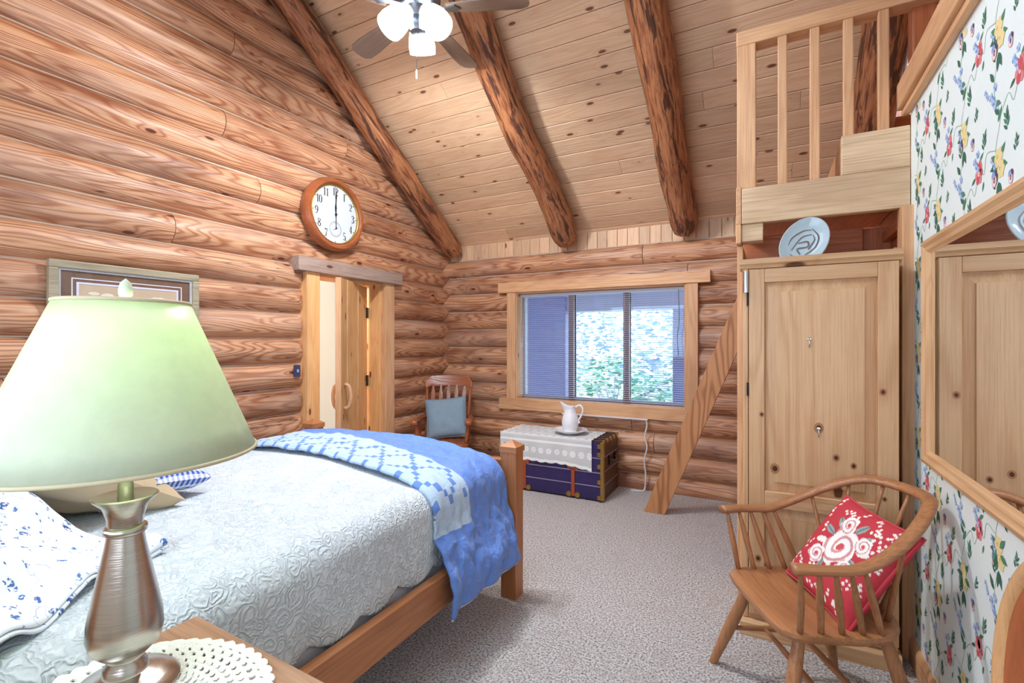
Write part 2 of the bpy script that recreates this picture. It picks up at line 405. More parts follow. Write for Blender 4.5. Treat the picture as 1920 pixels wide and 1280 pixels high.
WHITE_CER = plain('white_ironstone', (238, 240, 244), 0.12, var=0.02, bscale=6)
NICKEL = brushed()
BRASS = plain('aged_brass', (190, 158, 88), 0.35, 1.0, var=0.25, bscale=40)
IRON = plain('black_iron', (40, 34, 32), 0.45, 0.6, var=0.2)
STEEL = plain('bright_steel', (200, 204, 212), 0.2, 1.0)
CAULK = plain('pale_caulk', (196, 176, 158), 0.9, var=0.15, bump=0.002, bscale=30)
PAPER = plain('wallpaper_ground', (232, 242, 240), 0.7, var=0.012, bscale=300)
PLASTER = plain('hall_plaster', (238, 236, 228), 0.9, var=0.02)
BLACK = plain('clock_black', (24, 24, 28), 0.5)

# ------------------------------------------------------------------ floor
fl = MB().grid(60, 60, lambda u, v: (lerp(XL - 2.2, XE, u), lerp(YF, YB + 0.2, v), 0.0)).build('floor', CARPET)
fl.data.transform(Matrix.Identity(4)); tag(fl, 'mottled grey beige carpet covering the bedroom floor', kind='structure')

# ------------------------------------------------------------------ log walls
def log_piece(parent, mat, along, a0, a1, zmid, plane, sgn, seed, t0=False, t1=False, half=0.0915):
    """half-round log proud of a groove plane; along = 0 (x) or 1 (y); sgn = direction into the room"""
    n = max(2, int((a1 - a0) / 0.12)); R = 0.1045; dE = math.sqrt(R * R - half * half); NP = 11
    aa = [a0 + (a1 - a0) * i / n for i in range(n + 1)]
    if t0: aa = [a0, a0 + .012, a0 + .03, a0 + .06, a0 + .10] + [a for a in aa if a > a0 + .12]
    if t1: aa = [a for a in aa if a < a1 - .12] + [a1 - .10, a1 - .06, a1 - .03, a1 - .012, a1]
    vs = []
    for a in aa:
        k = 1 + 0.07 * nz(a * 1.3, seed * 3.1); dz = 0.004 * nz(a * 1.7, seed * 5.7 + 9)
        if t1: k *= lerp(0.30, 1, math.sqrt(max(0, 1 - (1 - min(1, (a1 - a) / 0.10)) ** 2)))
        if t0: k *= lerp(0.30, 1, math.sqrt(max(0, 1 - (1 - min(1, (a - a0) / 0.10)) ** 2)))
        prof = [(-half, -0.03)] + [(half * (-1 + 2 * j / (NP - 1)), 0) for j in range(NP)] + [(half, -0.03)]
        for q, (h, b) in enumerate(prof):
            d = b if b < 0 else 0.003 + (math.sqrt(R * R - h * h) - dE) * 1.02 * k
            p = plane + sgn * d
            vs.append((a, p, zmid + h + dz) if along == 0 else (p, a, zmid + h + dz))
    m = NP + 2; k = len(aa)
    fs = [(i * m + j, i * m + j + 1, (i + 1) * m + j + 1, (i + 1) * m + j) for i in range(k - 1) for j in range(m - 1)]
    fs += [tuple(range(m)), tuple((k - 1) * m + j for j in range(m - 1, -1, -1))]
    mb = MB().add(vs, fs); o = mb.build('log', mat, parent, smooth='auto', recalc=True)
    return o

# left gable wall
mb = MB()
MYZ = Matrix(((0, 0, 1, 0), (1, 0, 0, 0), (0, 1, 0, 0), (0, 0, 0, 1)))    # (y, z, h) -> x = h
def yz_poly(poly, x0, x1): mb.prism(poly, x0, x1, M=MYZ)
yz_poly([(YF, 0), (DY0, 0), (DY0, zc(DY0)), (YR, ZR), (YF, ZF)], XL - 0.2, XL)
yz_poly([(DY0, DZ), (DY1, DZ), (DY1, zc(DY1)), (DY0, zc(DY0))], XL - 0.2, XL)
yz_poly([(DY1, 0), (YB + 0.2, 0), (YB + 0.2, zc(YB + 0.2)), (DY1, zc(DY1))], XL - 0.2, XL)
wl = mb.build('wall_left', CAULK); tag(wl, 'gable wall of stacked half-round logs holding the door and clock', kind='structure')
JOINT = {10: 1.64, 12: 2.20, 14: 1.95, 17: 2.01, 7: 1.2, 5: 0.9, 3: 1.4, 19: 2.6, 15: 3.0}
sd = 0
for k in range(-1, 22):
    zm = 0.031 + COURSE * (k + 0.5)
    if zm > ZR - 0.12: break
    lo, hi = YF, YB
    if zm > ZE - 0.1: hi = min(YB, YB - (zm - 0.06 - ZE) / SL)
    if zm > ZF - 0.1: lo = max(YF, YR - (ZR - (zm - 0.06)) / SL)
    segs = [(lo, hi, False, False)]
    if zm - 0.06 < DZ + 0.02: segs = [(lo, 2.575, False, True), (3.555, hi, False, False)]
    if k in JOINT:
        j = JOINT[k]; out = []
        for s in segs:
            out += [(s[0], j - 0.0025, s[2], False), (j + 0.0025, s[1], False, s[3])] if s[0] < j < s[1] else [s]
        segs = out
    for s in segs:
        sd += 1; log_piece(wl, LOG(1), 1, s[0], s[1], zm, XL, 1, sd, s[2], s[3])

# back wall with the window
mb = MB(); y0, y1 = YB, YB + 0.2
mb.box(XL - 0.2, WX0, y0, y1, 0, 2.25); mb.box(WX1, XE, y0, y1, 0, 2.25)
mb.box(WX0, WX1, y0, y1, 0, WZ0); mb.box(WX0, WX1, y0, y1, WZ1, 2.25); mb.box(XL - .2, XE, y0 + .07, y1, 2.2, ZE + .12)
wb = mb.build('wall_back', CAULK); tag(wb, 'eave wall of stacked half-round logs around the window', kind='structure')
for k in range(0, 12):
    zm = -0.059 + COURSE * (k + 0.5)
    segs = [(XL, XE)]
    if zm + 0.05 > WZ0 - 0.07 and zm - 0.05 < WZ1: segs = [(XL, WX0 - 0.09), (WX1 + 0.09, XE)]
    j = {11: -1.02, 10: -0.63, 2: -0.92, 1: -0.7, 3: -1.12}.get(k)
    if j: segs = [q for s in segs for q in ([(s[0], j - .0025), (j + .0025, s[1])] if s[0] < j < s[1] else [s])]
    for s in segs: sd += 1; log_piece(wb, LOG(0), 0, s[0], s[1], zm, YB, -1, sd)
x = XL - 0.05; i = 0
while x < XE:                                # vertical boards between the top log and the roof
    w = random.choice([0.098, 0.1, 0.102, 0.11])
    o = MB().box(x, x + w - 0.003, YB + 0.035, YB + 0.07, 2.19, ZE + 0.02).build('board', CEIL(2), wb, bevel=0.003); x += w; i += 1

# front wall behind the bed head, with an unseen window added to let in soft daylight
mb = MB(); y0, y1 = YF - 0.2, YF
mb.box(XL - .2, FWX0, y0, y1, 0, ZF); mb.box(FWX1, XE, y0, y1, 0, ZF); mb.box(FWX0, FWX1, y0, y1, 0, FWZ0); mb.box(FWX0, FWX1, y0, y1, FWZ1, ZF + .1)
wf = mb.build('wall_front', PLASTER); tag(wf, 'plain plastered wall behind the head of the bed', kind='structure')
w2 = empty('added_window', ((FWX0 + FWX1) / 2, YF, FWZ0), kind='structure', label='unseen wide window added over the bed head for soft daylight')
mb = MB(); hw = (FWX1 - FWX0) / 2; hh = FWZ1 - FWZ0
for b in ((-hw - .09, -hw, -.02, .02, -.09, hh + .09), (hw, hw + .09, -.02, .02, -.09, hh + .09)): mb.box(*b)
for b in ((-hw, hw, -.02, .02, -.09, 0), (-hw, hw, -.02, .02, hh, hh + .09), (-.03, .03, -.12, -.06, 0, hh)): mb.box(*b)
mb.build('casing', TRIM(0), w2); MB().box(-hw, hw, -.1, -.096, 0, hh).build('pane', GLASS, w2)

# right wall: wallpaper, cap rail, baseboard
wr = MB().box(XR, XR + 0.12, YF, 2.65, 0, 2.40).build('wall_right', PAPER); tag(wr, 'half-height wall covered in white floral wallpaper', kind='structure')
t1 = box('trim_1', TRIM(1), None, (XR - 0.045, XR + 0.16, YF, 2.68, 2.362, 2.475), 0.006); tag(t1, 'wooden cap rail along the top of the wallpapered wall', kind='structure')
MB().box(XR - 0.028, XR + 0.0, YF, 2.68, 2.335, 2.362).build('moulding', TRIM(1), t1, bevel=0.006)
t2 = box('trim_2', TRIM(2), None, (XR - 0.04, XR + 0.005, 2.60, 2.69, 0, 1.93), 0.004); tag(t2, 'vertical wooden corner post at the end of the wallpapered wall', kind='structure')
bb = MB().prism([(XR, 0), (XR - .018, 0), (XR - .018, .085), (XR - .012, .1), (XR - .006, .105), (XR, .105)], YF, 2.60,
     M=Matrix(((1, 0, 0, 0), (0, 0, 1, 0), (0, 1, 0, 0), (0, 0, 0, 1)))).build('baseboard_right', TRIM(1), recalc=True)
tag(bb, 'wooden baseboard under the floral wallpaper', kind='structure')

# printed flowers of the wallpaper (flat print lying on the paper)
PAL = [plain('print_' + n, c, 0.7) for n, c in (('green', (78, 138, 106)), ('dark_green', (52, 104, 84)), ('red', (206, 84, 92)), ('rose', (226, 136, 142)),
       ('blue', (128, 164, 222)), ('pale_blue', (176, 200, 238)), ('yellow', (238, 218, 158)), ('plum', (92, 66, 96)), ('blush', (238, 220, 226)), ('stem', (140, 178, 150)), ('gold', (220, 184, 100)))]
G, DG, RD, RO, BL, PB, YE, PL, BLH, STM, GO = range(11)
wp = MB(); lay = [0]
MW = Matrix(((0, 0, -1, XR - 0.0006), (1, 0, 0, 0), (0, 1, 0, 0), (0, 0, 0, 1)))       # (y, z, lift) on the wall
def inw(y, z): return YF + .02 < y < 2.585 and .12 < z < 2.32
def ell(cx, cy, a, b, an, mi, n=9):
    if not inw(cx, cy): return
    lay[0] = (lay[0] + 1) % 40; z = 0.00002 * lay[0] + 0.0001
    vs = [(cx + math.cos(an) * a * math.cos(q) - math.sin(an) * b * math.sin(q), cy + math.sin(an) * a * math.cos(q) + math.cos(an) * b * math.sin(q), z) for q in [2 * PI * i / n for i in range(n)]]
    wp.add(vs, [tuple(range(n))], mi, MW)
def leaf(cx, cy, L, an, mi, w=0.36):
    if not inw(cx, cy): return
    if not inw(cx + L * math.cos(an), cy + L * math.sin(an)): return
    lay[0] = (lay[0] + 1) % 40; z = 0.00002 * lay[0] + 0.0001
    pts = [(0, 0), (.25, .8), (.55, .9), (1, 0), (.55, -.9), (.25, -.8)]
    wp.add([(cx + L * (x * math.cos(an) - y * w / 2 * math.sin(an)), cy + L * (x * math.sin(an) + y * w / 2 * math.cos(an)), z) for x, y in pts], [tuple(range(6))], mi, MW)
def vine(pts, w=0.0022):
    q = [(p.x, p.y, w) for p in spline([(a, b, 0) for a, b in pts], 4) if inw(p.x, p.y)]
    if len(q) > 1: strip(wp, q, 0.00004, STM, MW)
def sprig(cx, cy, an, s=1.0, n=6):
    for i in range(n):
        t = i / n; leaf(cx + math.cos(an) * .04 * s * t, cy + math.sin(an) * .04 * s * t, .026 * s, an + (0.75 if i % 2 else -0.75) * (1 - .5 * t), G if i % 3 else DG)
def poppy(cx, cy, s=1.0, tilt=0.0):
    for i in range(6):
        a = i * PI / 3 + tilt; ell(cx + .011 * s * math.cos(a), cy + .014 * s * math.sin(a), .012 * s, .010 * s, a, RD if i % 2 else RO)
    ell(cx, cy, .009 * s, .012 * s, 0, RD); ell(cx, cy, .0055 * s, .006 * s, 0, BLH); ell(cx, cy, .003 * s, .003 * s, 0, GO)
def tulip(cx, cy, s=1.0, an=1.2):
    for d, m in ((.28, RO), (-.28, RD), (0, RD)): leaf(cx, cy, .042 * s, an + d, m, .55)
def forget(cx, cy, s=1.0, n=4):
    for k in range(n):
        x, y = cx + .012 * s * ((k * 7) % 3 - 1), cy + .015 * s * (k - n / 2)
        for i in range(5): a = i * 2 * PI / 5 + k; ell(x + .0065 * s * math.cos(a), y + .0065 * s * math.sin(a), .0055 * s, .0048 * s, a, BL if i % 2 else PB, 7)
        ell(x, y, .0025 * s, .0025 * s, 0, YE, 6)
def pansy(cx, cy, s=1.0):
    ell(cx - .006 * s, cy + .012 * s, .011 * s, .012 * s, 0, PL); ell(cx + .006 * s, cy + .012 * s, .011 * s, .012 * s, 0, BL)
    ell(cx, cy - .004 * s, .015 * s, .016 * s, 0, RO); ell(cx, cy - .004 * s, .013 * s, .0135 * s, 0, BLH); ell(cx, cy, .006 * s, .009 * s, 0, PL); ell(cx, cy - .001, .003 * s, .003 * s, 0, GO, 6)
def yellow(cx, cy, s=1.0):
    for i in range(6): a = i * PI / 3; ell(cx + .011 * s * math.cos(a), cy + .012 * s * math.sin(a), .011 * s, .009 * s, a, YE)
    for i in range(3): a = i * 2.1 + .4; ell(cx + .004 * s * math.cos(a), cy + .004 * s * math.sin(a), .007 * s, .005 * s, a, GO if i == 0 else YE)
def motif(y, z):
    vine([(y, z - .02), (y + .02, z + .06), (y - .01, z + .14), (y + .03, z + .22), (y + .01, z + .30)])
    vine([(y - .01, z + .14), (y - .06, z + .18), (y - .09, z + .15), (y - .12, z + .2)]); vine([(y + .02, z + .06), (y + .08, z + .07), (y + .10, z + .02), (y + .13, z + .05)])
    for a in (2.4, 3.4, -1.0, 0.5, -0.1): leaf(y + .012 * math.cos(a), z + .02 + .02 * math.sin(a), .045, a, G if a > 0 else DG, .45)
    yellow(y, z + .035, 1.25); yellow(y - .016, z, 1.1); pansy(y + .026, z - .018, 1.05); forget(y + .034, z + .035, .8, 3)
    for a in (-2.0, -1.4): leaf(y, z - .03, .05, a, DG, .42)
    poppy(y - .125, z + .205, 1.25); forget(y - .105, z + .25, 1.0, 4); leaf(y - .13, z + .24, .035, 2.6, G); leaf(y - .1, z + .2, .035, -.4, DG)
    tulip(y + .125, z + .03, 1.0, 1.35); sprig(y + .10, z + .09, 1.7, 1.0); leaf(y + .1, z + .0, .03, -1.2, G)
    forget(y + .035, z + .215, 1.1, 4); leaf(y + .02, z + .19, .04, 3.6, G, .42); leaf(y + .03, z + .25, .045, .9, DG, .42); forget(y + .08, z + .24, .7, 3)
    sprig(y - .055, z + .09, 1.4, 1.1); sprig(y - .10, z + .02, 1.9, .8, 5); pansy(y - .075, z + .305, .85); leaf(y + .005, z + .13, .045, 2.2, G, .42); leaf(y - .005, z + .15, .04, .6, DG, .42)
    sprig(y + .02, z + .30, 1.5, 1.2)
for i in range(-1, 13):
    for j in range(-2, 8):
        motif(YF + 0.1 + i * 0.262, 0.08 + j * 0.345 + (0.172 if i % 2 else 0))
o = wp.build('wallpaper_print', PAL, wr); tag(o, 'red, blue and yellow flower sprays printed on the wallpaper', kind='stuff')

# ------------------------------------------------------------------ ceiling: planks on both slopes
ce = empty('ceiling', (0, YR, ZR), kind='structure', label='vaulted ceiling of knotty pine tongue-and-groove boards')
ce.location = (0, 0, 0)
def slope_pt(side, x, s, h):
    """side 0: back slope, s metres up from the eave; h into the roof"""
    if side == 0: y = YB + 0.12 - s * CT; return (x, y + h * ST, zc(YB + 0.12) + s * ST + h * CT)
    y = YF - 0.12 + s * CT; return (x, y - h * ST, (ZF - .12 * SL) + s * ST + h * CT)
PW = 0.1405; mesh_cache = {}
def plank(side, x0, x1, s0, mat):
    c = 0.006
    prof = [(c, 0), (PW - .0015 - c, 0), (PW - .0015, c), (PW - .0015, .018), (.0015, .018), (.0015, c)]
    vs = [slope_pt(side, x, s0 + a, b) for x in (x0, x1) for a, b in prof]; n = len(prof)
    fs = [tuple(range(n)), tuple(range(2 * n - 1, n - 1, -1))] + [(i, (i + 1) % n, n + (i + 1) % n, n + i) for i in range(n)]
    return MB().add(vs, fs).build('plank', mat, ce, recalc=True)
for side in (0, 1):
    Ltot = ((YB + .12 - YR) if side == 0 else (YR - YF + .12)) / CT
    hs = ((SKX0, SKX1, (YB + .12 - SKY1) / CT, (YB + .12 - SKY0) / CT) if side == 0 else (FSX0, FSX1, (FSY0 - YF + .12) / CT, (FSY1 - YF + .12) / CT))
    row = 0
    while row * PW < Ltot - .02:
        s0 = row * PW
        spans = [(XL - 0.02, XE)]
        if s0 + PW > hs[2] and s0 < hs[3]: spans = [(XL - .02, hs[0]), (hs[1], XE)]
        cuts = [random.uniform(-2.6, 2.2)] if side == 0 else []
        if side == 0 and row % 3 == 0: cuts.append(random.uniform(-2.6, 2.2))
        for c in cuts: spans = [q for sp in spans for q in ([(sp[0], c - .001), (c + .001, sp[1])] if sp[0] + .3 < c < sp[1] - .3 else [sp])]
        for sp in spans: plank(side, sp[0], sp[1], s0, CEIL(0))
        row += 1
# roof deck over the planks, with shafts for the loft skylight and the one added for daylight
def deck(side, x0, x1, s0, s1, mbx):
    vs = [slope_pt(side, x, s, h) for x in (x0, x1) for s in (s0, s1) for h in (.019, .16)]
    mbx.add(vs, [(0, 1, 3, 2), (4, 6, 7, 5), (0, 4, 5, 1), (2, 3, 7, 6), (0, 2, 6, 4), (1, 5, 7, 3)])
mb = MB()
for side, hs in ((0, (SKX0, SKX1, (YB + .12 - SKY1) / CT, (YB + .12 - SKY0) / CT)), (1, (FSX0, FSX1, (FSY0 - YF + .12) / CT, (FSY1 - YF + .12) / CT))):
    L = (((YB + .12 - YR) if side == 0 else (YR - YF + .12)) / CT) + .02
    deck(side, XL - .3, hs[0], -.2, L, mb); deck(side, hs[1], XE + .1, -.2, L, mb); deck(side, hs[0], hs[1], -.2, hs[2], mb); deck(side, hs[0], hs[1], hs[3], L, mb)
mb.build('roof_deck', DARKP(0), ce)
for side, hs, nm in ((0, (SKX0, SKX1, (YB + .12 - SKY1) / CT, (YB + .12 - SKY0) / CT), 'window_3'), (1, (FSX0, FSX1, (FSY0 - YF + .12) / CT, (FSY1 - YF + .12) / CT), 'added_skylight')):
    w = empty(nm, (0, 0, 0), kind='structure', label='skylight above the loft railing' if side == 0 else 'unseen skylight added in the roof slope for soft daylight')
    def fr(x0, x1, s0, s1, h0, h1):
        return MB().add([slope_pt(side, x, s, h) for x in (x0, x1) for s in (s0, s1) for h in (h0, h1)], [(0, 1, 3, 2), (4, 6, 7, 5), (0, 4, 5, 1), (2, 3, 7, 6), (0, 2, 6, 4), (1, 5, 7, 3)])
    e = .022
    fr(hs[0], hs[0] + e, hs[2], hs[3], -.005, .22).build('shaft_board', DARKP(1), w, recalc=True); fr(hs[1] - e, hs[1], hs[2], hs[3], -.005, .22).build('shaft_board', DARKP(1), w, recalc=True)
    fr(hs[0], hs[1], hs[2], hs[2] + e, -.005, .22).build('shaft_board', DARKP(0), w, recalc=True); fr(hs[0], hs[1], hs[3] - e, hs[3], -.005, .22).build('shaft_board', DARKP(0), w, recalc=True)
    fr(hs[0], hs[1], hs[2], hs[3], .2, .206).build('pane', GLASS, w, recalc=True)
# loft shell
box('wall_loft', TRIM(1), None, (XE, XE + .1, YF, YB + .2, 0, ZR), 0)['kind'] = 'structure'
o = box('floor_loft', TRIM(1), None, (XR + .12, XE, YF, 4.0, 2.26, 2.38), 0); tag(o, kind='structure')
o = box('wall_alcove', DARKP(2), None, (XR + .005, XR + .12, 2.66, YB, 0, 2.10), 0); tag(o, kind='structure')

# ------------------------------------------------------------------ log rafters
def rafter(x, r, seed, label, yend=4.42):
    s0 = 0.0; L = (yend - YR) / CT; n = 44; m = 22; vs = []
    ez = zc(yend) - 0.165
    for i in range(n + 1):
        s = L * i / n; y = yend - s * CT; z = ez + s * ST
        ox = .042 * nz(s * 1.1, seed * 9.0) + .008 * nz(s * 3.1, seed * 4); oh = .012 * nz(s * 1.3, seed * 7 + 50)
        rr = r * (1 + .10 * nz(s * 1.6, seed * 3 + 20) + .03 * nz(s * 6, seed)) * (lerp(.80, 1, ss(0, .1, s)))
        for j in range(m):
            a = 2 * PI * j / m; q = rr * (1 + .055 * nz(math.cos(a) * 1.8 + seed * 5, math.sin(a) * 1.8, s * 2.2) + .03 * nz(math.cos(a) * 4 + seed, math.sin(a) * 4, s * 5))
            cx, ch = q * math.cos(a), q * math.sin(a)
            vs.append((x + ox + cx, y + (ch + oh) * ST, z + (ch + oh) * CT))
    fs = [(i * m + j, i * m + (j + 1) % m, (i + 1) * m + (j + 1) % m, (i + 1) * m + j) for i in range(n) for j in range(m)] + [tuple(range(m - 1, -1, -1)), tuple(n * m + j for j in range(m))]
    o = MB().add(vs, fs).build('log_rafter', BARK, None, smooth='auto', recalc=True)
    return tag(o, label, 'rafter', 'peeled log rafters under the ceiling')
rafter(-3.065, .106, 1.0, 'pale peeled log rafter running along the log gable wall')
rafter(-1.745, .119, 2.0, 'dark streaked log rafter passing beside the ceiling fan')
rafter(-0.65, .119, 3.0, 'knotty log rafter between the ceiling fan and the loft railing')
rafter(0.58, .125, 4.0, 'dark log rafter seen behind the loft balusters')
o = MB().tube([(XL, YR, ZR - .1), (XE, YR, ZR - .1)], .11, 14).build('ridge_beam', BARK, None, smooth='auto'); tag(o, 'round log ridge beam at the peak of the ceiling', 'beam')

# ------------------------------------------------------------------ window 1: casing, sashes, panes
w1 = empty('window_1', (0, YB, 0), kind='structure', label='three-pane window with wooden casing in the log wall')
def wbx(name, mat, x0, x1, y0, y1, z0, z1, bev=.004): return MB().box(x0, x1, y0, y1, z0, z1).build(name, mat, w1, bevel=bev)
F = -0.085
wbx('casing_board', TRIM(2), WX0 - .10, WX0, F, .01, WZ0, WZ1); wbx('casing_board', TRIM(2), WX1, WX1 + .10, F, .01, WZ0, WZ1)
wbx('head_board', TRIM(0), WX0 - .20, WX1 + .20, F - .012, .01, WZ1, WZ1 + .105); wbx('apron_board', TRIM(0), WX0 - .19, WX1 + .10, F - .008, .01, WZ0 - .11, WZ0)
wbx('sill', TRIM(0), WX0, WX1, F - .005, .17, WZ0 - .012, WZ0 + .008)
for a, b in ((WX0 - .001, WX0 + .014), (WX1 - .014, WX1 + .001)): wbx('reveal_board', TRIM(2), a, b, F + .01, .19, WZ0, WZ1)
wbx('reveal_board', TRIM(0), WX0, WX1, F + .01, .19, WZ1 - .014, WZ1 + .001)
pw = (WX1 - WX0) / 3; VIN = plain('bronze_vinyl', (150, 120, 112), .4)
WHV = plain('white_vinyl', (206, 212, 232), .35)
for i in range(3):
    a = WX0 + pw * i; b = a + pw; s = .022
    sash = MB(); z0, z1 = WZ0 + .008, WZ1 - .014
    sash.box(a + .006, a + .006 + s, .09, .14, z0, z1); sash.box(b - .006 - s, b - .006, .09, .14, z0, z1)
    sash.box(a + .006 + s, b - .006 - s, .09, .14, z0, z0 + s); sash.box(a + .006 + s, b - .006 - s, .09, .14, z1 - s, z1)
    so = sash.build('sash', WHV, w1); MB().box(a + .02, b - .02, .113, .117, z0 + .01, z1 - .01).build('pane', GLASS, so)
for i in (1, 2): wbx('mullion', VIN, WX0 + pw * i - .028, WX0 + pw * i + .028, .05, .13, WZ0, WZ1)
# venetian blind
vb = empty('venetian_blind', ((WX0 + WX1) / 2, YB + .005, WZ1 - .02), label='open white venetian blind hanging across the three-pane window', cat='blind')
SLAT = plain('blind_slat', (186, 196, 222), .45, var=.03)
hw = (WX1 - WX0) / 2 - .02
MB().box(-hw, hw, -.02, .02, -.028, 0).build('headrail', WHV, vb, bevel=.003)
me = None
for i in range(52):
    z = -.045 - i * .0197
    if me is None:
        def sf(u, v): t = v - .5; return (lerp(-hw, hw, u), t * .024, .003 - .012 * t * t + t * .002)
        o = MB().grid(1, 4, sf).build('slat', SLAT, vb, loc=(0, 0, z)); me = o.data
    else:
        o = bpy.data.objects.new('slat', me); COL.objects.link(o); o.parent = vb; o.location = (0, 0, z)
MB().box(-hw, hw, -.013, .013, -1.085, -1.07).build('bottom_rail', SLAT, vb, bevel=.003)
for x in (-hw + .06, -.28, .28, hw - .1): MB().tube([(x, -.014, -.02), (x, -.014, -1.08)], .0011, 5).build('ladder_cord', WHV, vb)
MB().tube(spline([(hw - .05, -.024, -.02), (hw - .045, -.026, -.3), (hw - .06, -.026, -.45), (hw - .05, -.026, -.62)], 6), .003, 6).build('tilt_wand', plain('smoke_plastic', (70, 66, 84), .3), vb)
MB().tube([(-hw + .035, -.024, -.02), (-hw + .02, -.026, -.5)], .0018, 6).build('lift_cord', plain('smoke_plastic', (70, 66, 84), .3), vb)

# ------------------------------------------------------------------ outdoors beyond the window
o = MB().box(-30, 25, YB + .25, 60, -.75, -.5).build('ground', plain('garden_ground', (176, 190, 150), .9, var=.3, bscale=3)); tag(o, 'pale sunlit garden ground outside', kind='structure')
o = MB().box(-8, 4, YB + .2, YB + 2.5, -.5, -.05).build('floor_porch', plain('porch_boards', (160, 156, 170), .7, var=.1, bscale=8)); tag(o, kind='structure')
o = MB().box(-8, 4, YB + .2, YB + 2.7, 2.02, 2.12).build('ceiling_porch', plain('porch_soffit', (170, 176, 214), .7, var=.1, bscale=5)); tag(o, kind='structure')
o = MB().box(-8, 4, YB + 2.35, YB + 2.6, 1.80, 2.03).build('trim_3', plain('porch_beam', (190, 196, 226), .7, var=.1, bscale=5)); tag(o, kind='structure')
PP = plain('porch_post_stain', (118, 128, 184), .6, var=.15, bscale=10)
def post(x, y, w, lab):
    r = empty('porch_post', (x, y, -.05), label=lab, cat='post')
    MB().box(-w, w, -.12, .12, 0, 2.07).build('shaft', PP, r, bevel=.01); MB().box(-w - .03, w + .03, -.15, .15, 0, .08).build('base', PP, r, bevel=.008)
post(-3.04, 6.9, .34, 'broad dark blue porch post filling the pane beside the rocking chair'); post(-1.08, 7.0, .09, 'slim violet porch post at the window edge beside the diagonal plank')
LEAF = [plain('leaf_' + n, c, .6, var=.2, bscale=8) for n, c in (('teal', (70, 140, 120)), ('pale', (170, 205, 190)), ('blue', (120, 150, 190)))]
def shrub(x, y, z, rx, rz, n, mats, lab, seed, tr=True):
    rg = random.Random(seed); r = empty('garden_shrub', (x, y, z), label=lab, cat='shrub', group='shrubs outside the window'); mb = MB()
    for i in range(n):
        while True:
            p = Vector((rg.uniform(-1, 1), rg.uniform(-1, 1), rg.uniform(-1, 1)))
            if .35 < p.length < 1: break
        p = Vector((p.x * rx, p.y * rx * .6, p.z * rz + rz * 1.05)); a = rg.uniform(.05, .11) * (1 + .5 * (rx > 1.5)); M = Matrix.Translation(p) @ Matrix.Rotation(rg.uniform(0, 6), 4, 'Z') @ Matrix.Rotation(rg.uniform(0, 3), 4, 'X')
        mb.add([(-a, 0, 0), (0, -a * .4, .01), (a, 0, 0), (0, a * .4, .01)], [(0, 1, 2, 3)], rg.choice(mats), M)
    o = mb.build('foliage', LEAF, r); o['kind'] = 'stuff'
    st = MB()
    for k in range(6):
        e = Vector((rg.uniform(-1, 1) * rx, rg.uniform(-.4, .4) * rx, rz * rg.uniform(1.2, 2.0))); st.tube(spline([(0, 0, 0), tuple(e * .4 + Vector((0, 0, .1 * rz))), tuple(e)], 4), [.05 * rx, .045 * rx, .042 * rx, .04 * rx, .034 * rx, .028 * rx, .022 * rx, .016 * rx, .012 * rx], 6)
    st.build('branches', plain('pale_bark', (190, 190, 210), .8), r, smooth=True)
shrub(-3.0, 10.2, -.5, .9, .75, 700, (0, 1), 'round teal shrub behind the middle window pane', 1)
shrub(-1.7, 9.6, -.5, .8, .6, 600, (0, 1), 'low teal shrub behind the window pane beside the diagonal plank', 2)
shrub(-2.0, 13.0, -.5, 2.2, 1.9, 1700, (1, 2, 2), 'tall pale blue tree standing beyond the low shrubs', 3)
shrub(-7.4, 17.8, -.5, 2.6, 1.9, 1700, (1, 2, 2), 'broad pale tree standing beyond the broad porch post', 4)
ub = empty('garden_tub', (-2.62, 8.6, -.5), label='pink barrel tub standing among the garden shrubs', cat='tub')
MB().lathe([(.22, 0), (.28, .25), (.24, .52), (.21, .52), (.24, .27)], 20).build('barrel', plain('pink_tub', (196, 130, 170), .6), ub, smooth='auto')
for z in (.1, .4): MB().lathe([(.262 + (.4 - z) * -.02, z), (.275, z), (.275, z + .03), (.262, z + .03)], 20).build('hoop', IRON, ub)

# ------------------------------------------------------------------ door 1 in the log wall
d1 = empty('door_1', (XL, (DY0 + DY1) / 2, 0), kind='structure', label='plank door standing ajar in the log wall')
d1.location = (0, 0, 0)
XF = XL + .085
def dbx(name, mat, x0, x1, y0, y1, z0, z1, b=.004): return MB().box(x0, x1, y0, y1, z0, z1).build(name, mat, d1, bevel=b)
dbx('casing_board', DOORW(2), XL - .01, XF, DY0 - .12, DY0, 0, DZ); dbx('casing_board', TRIM(2), XL - .01, XF, DY1, DY1 + .12, 0, DZ)
dbx('header_board', GREYB(1), XL - .01, XF + .03, 2.47, 3.64, DZ - .005, DZ + .105)
dbx('jamb_board', DOORW(2), XL - .21, XL + .02, DY0 - .001, DY0 + .02, 0, DZ); dbx('jamb_board', DOORW(2), XL - .21, XL + .03, DY1 - .02, DY1 + .001, 0, DZ); dbx('jamb_board', DOORW(1), XL - .21, XL + .02, DY0, DY1, DZ - .02, DZ + .001)
PH = math.radians(28); lw = .70; leaf_e = empty('leaf', (XL - .12, DY1 - .03, 0)); leaf_e.parent = d1
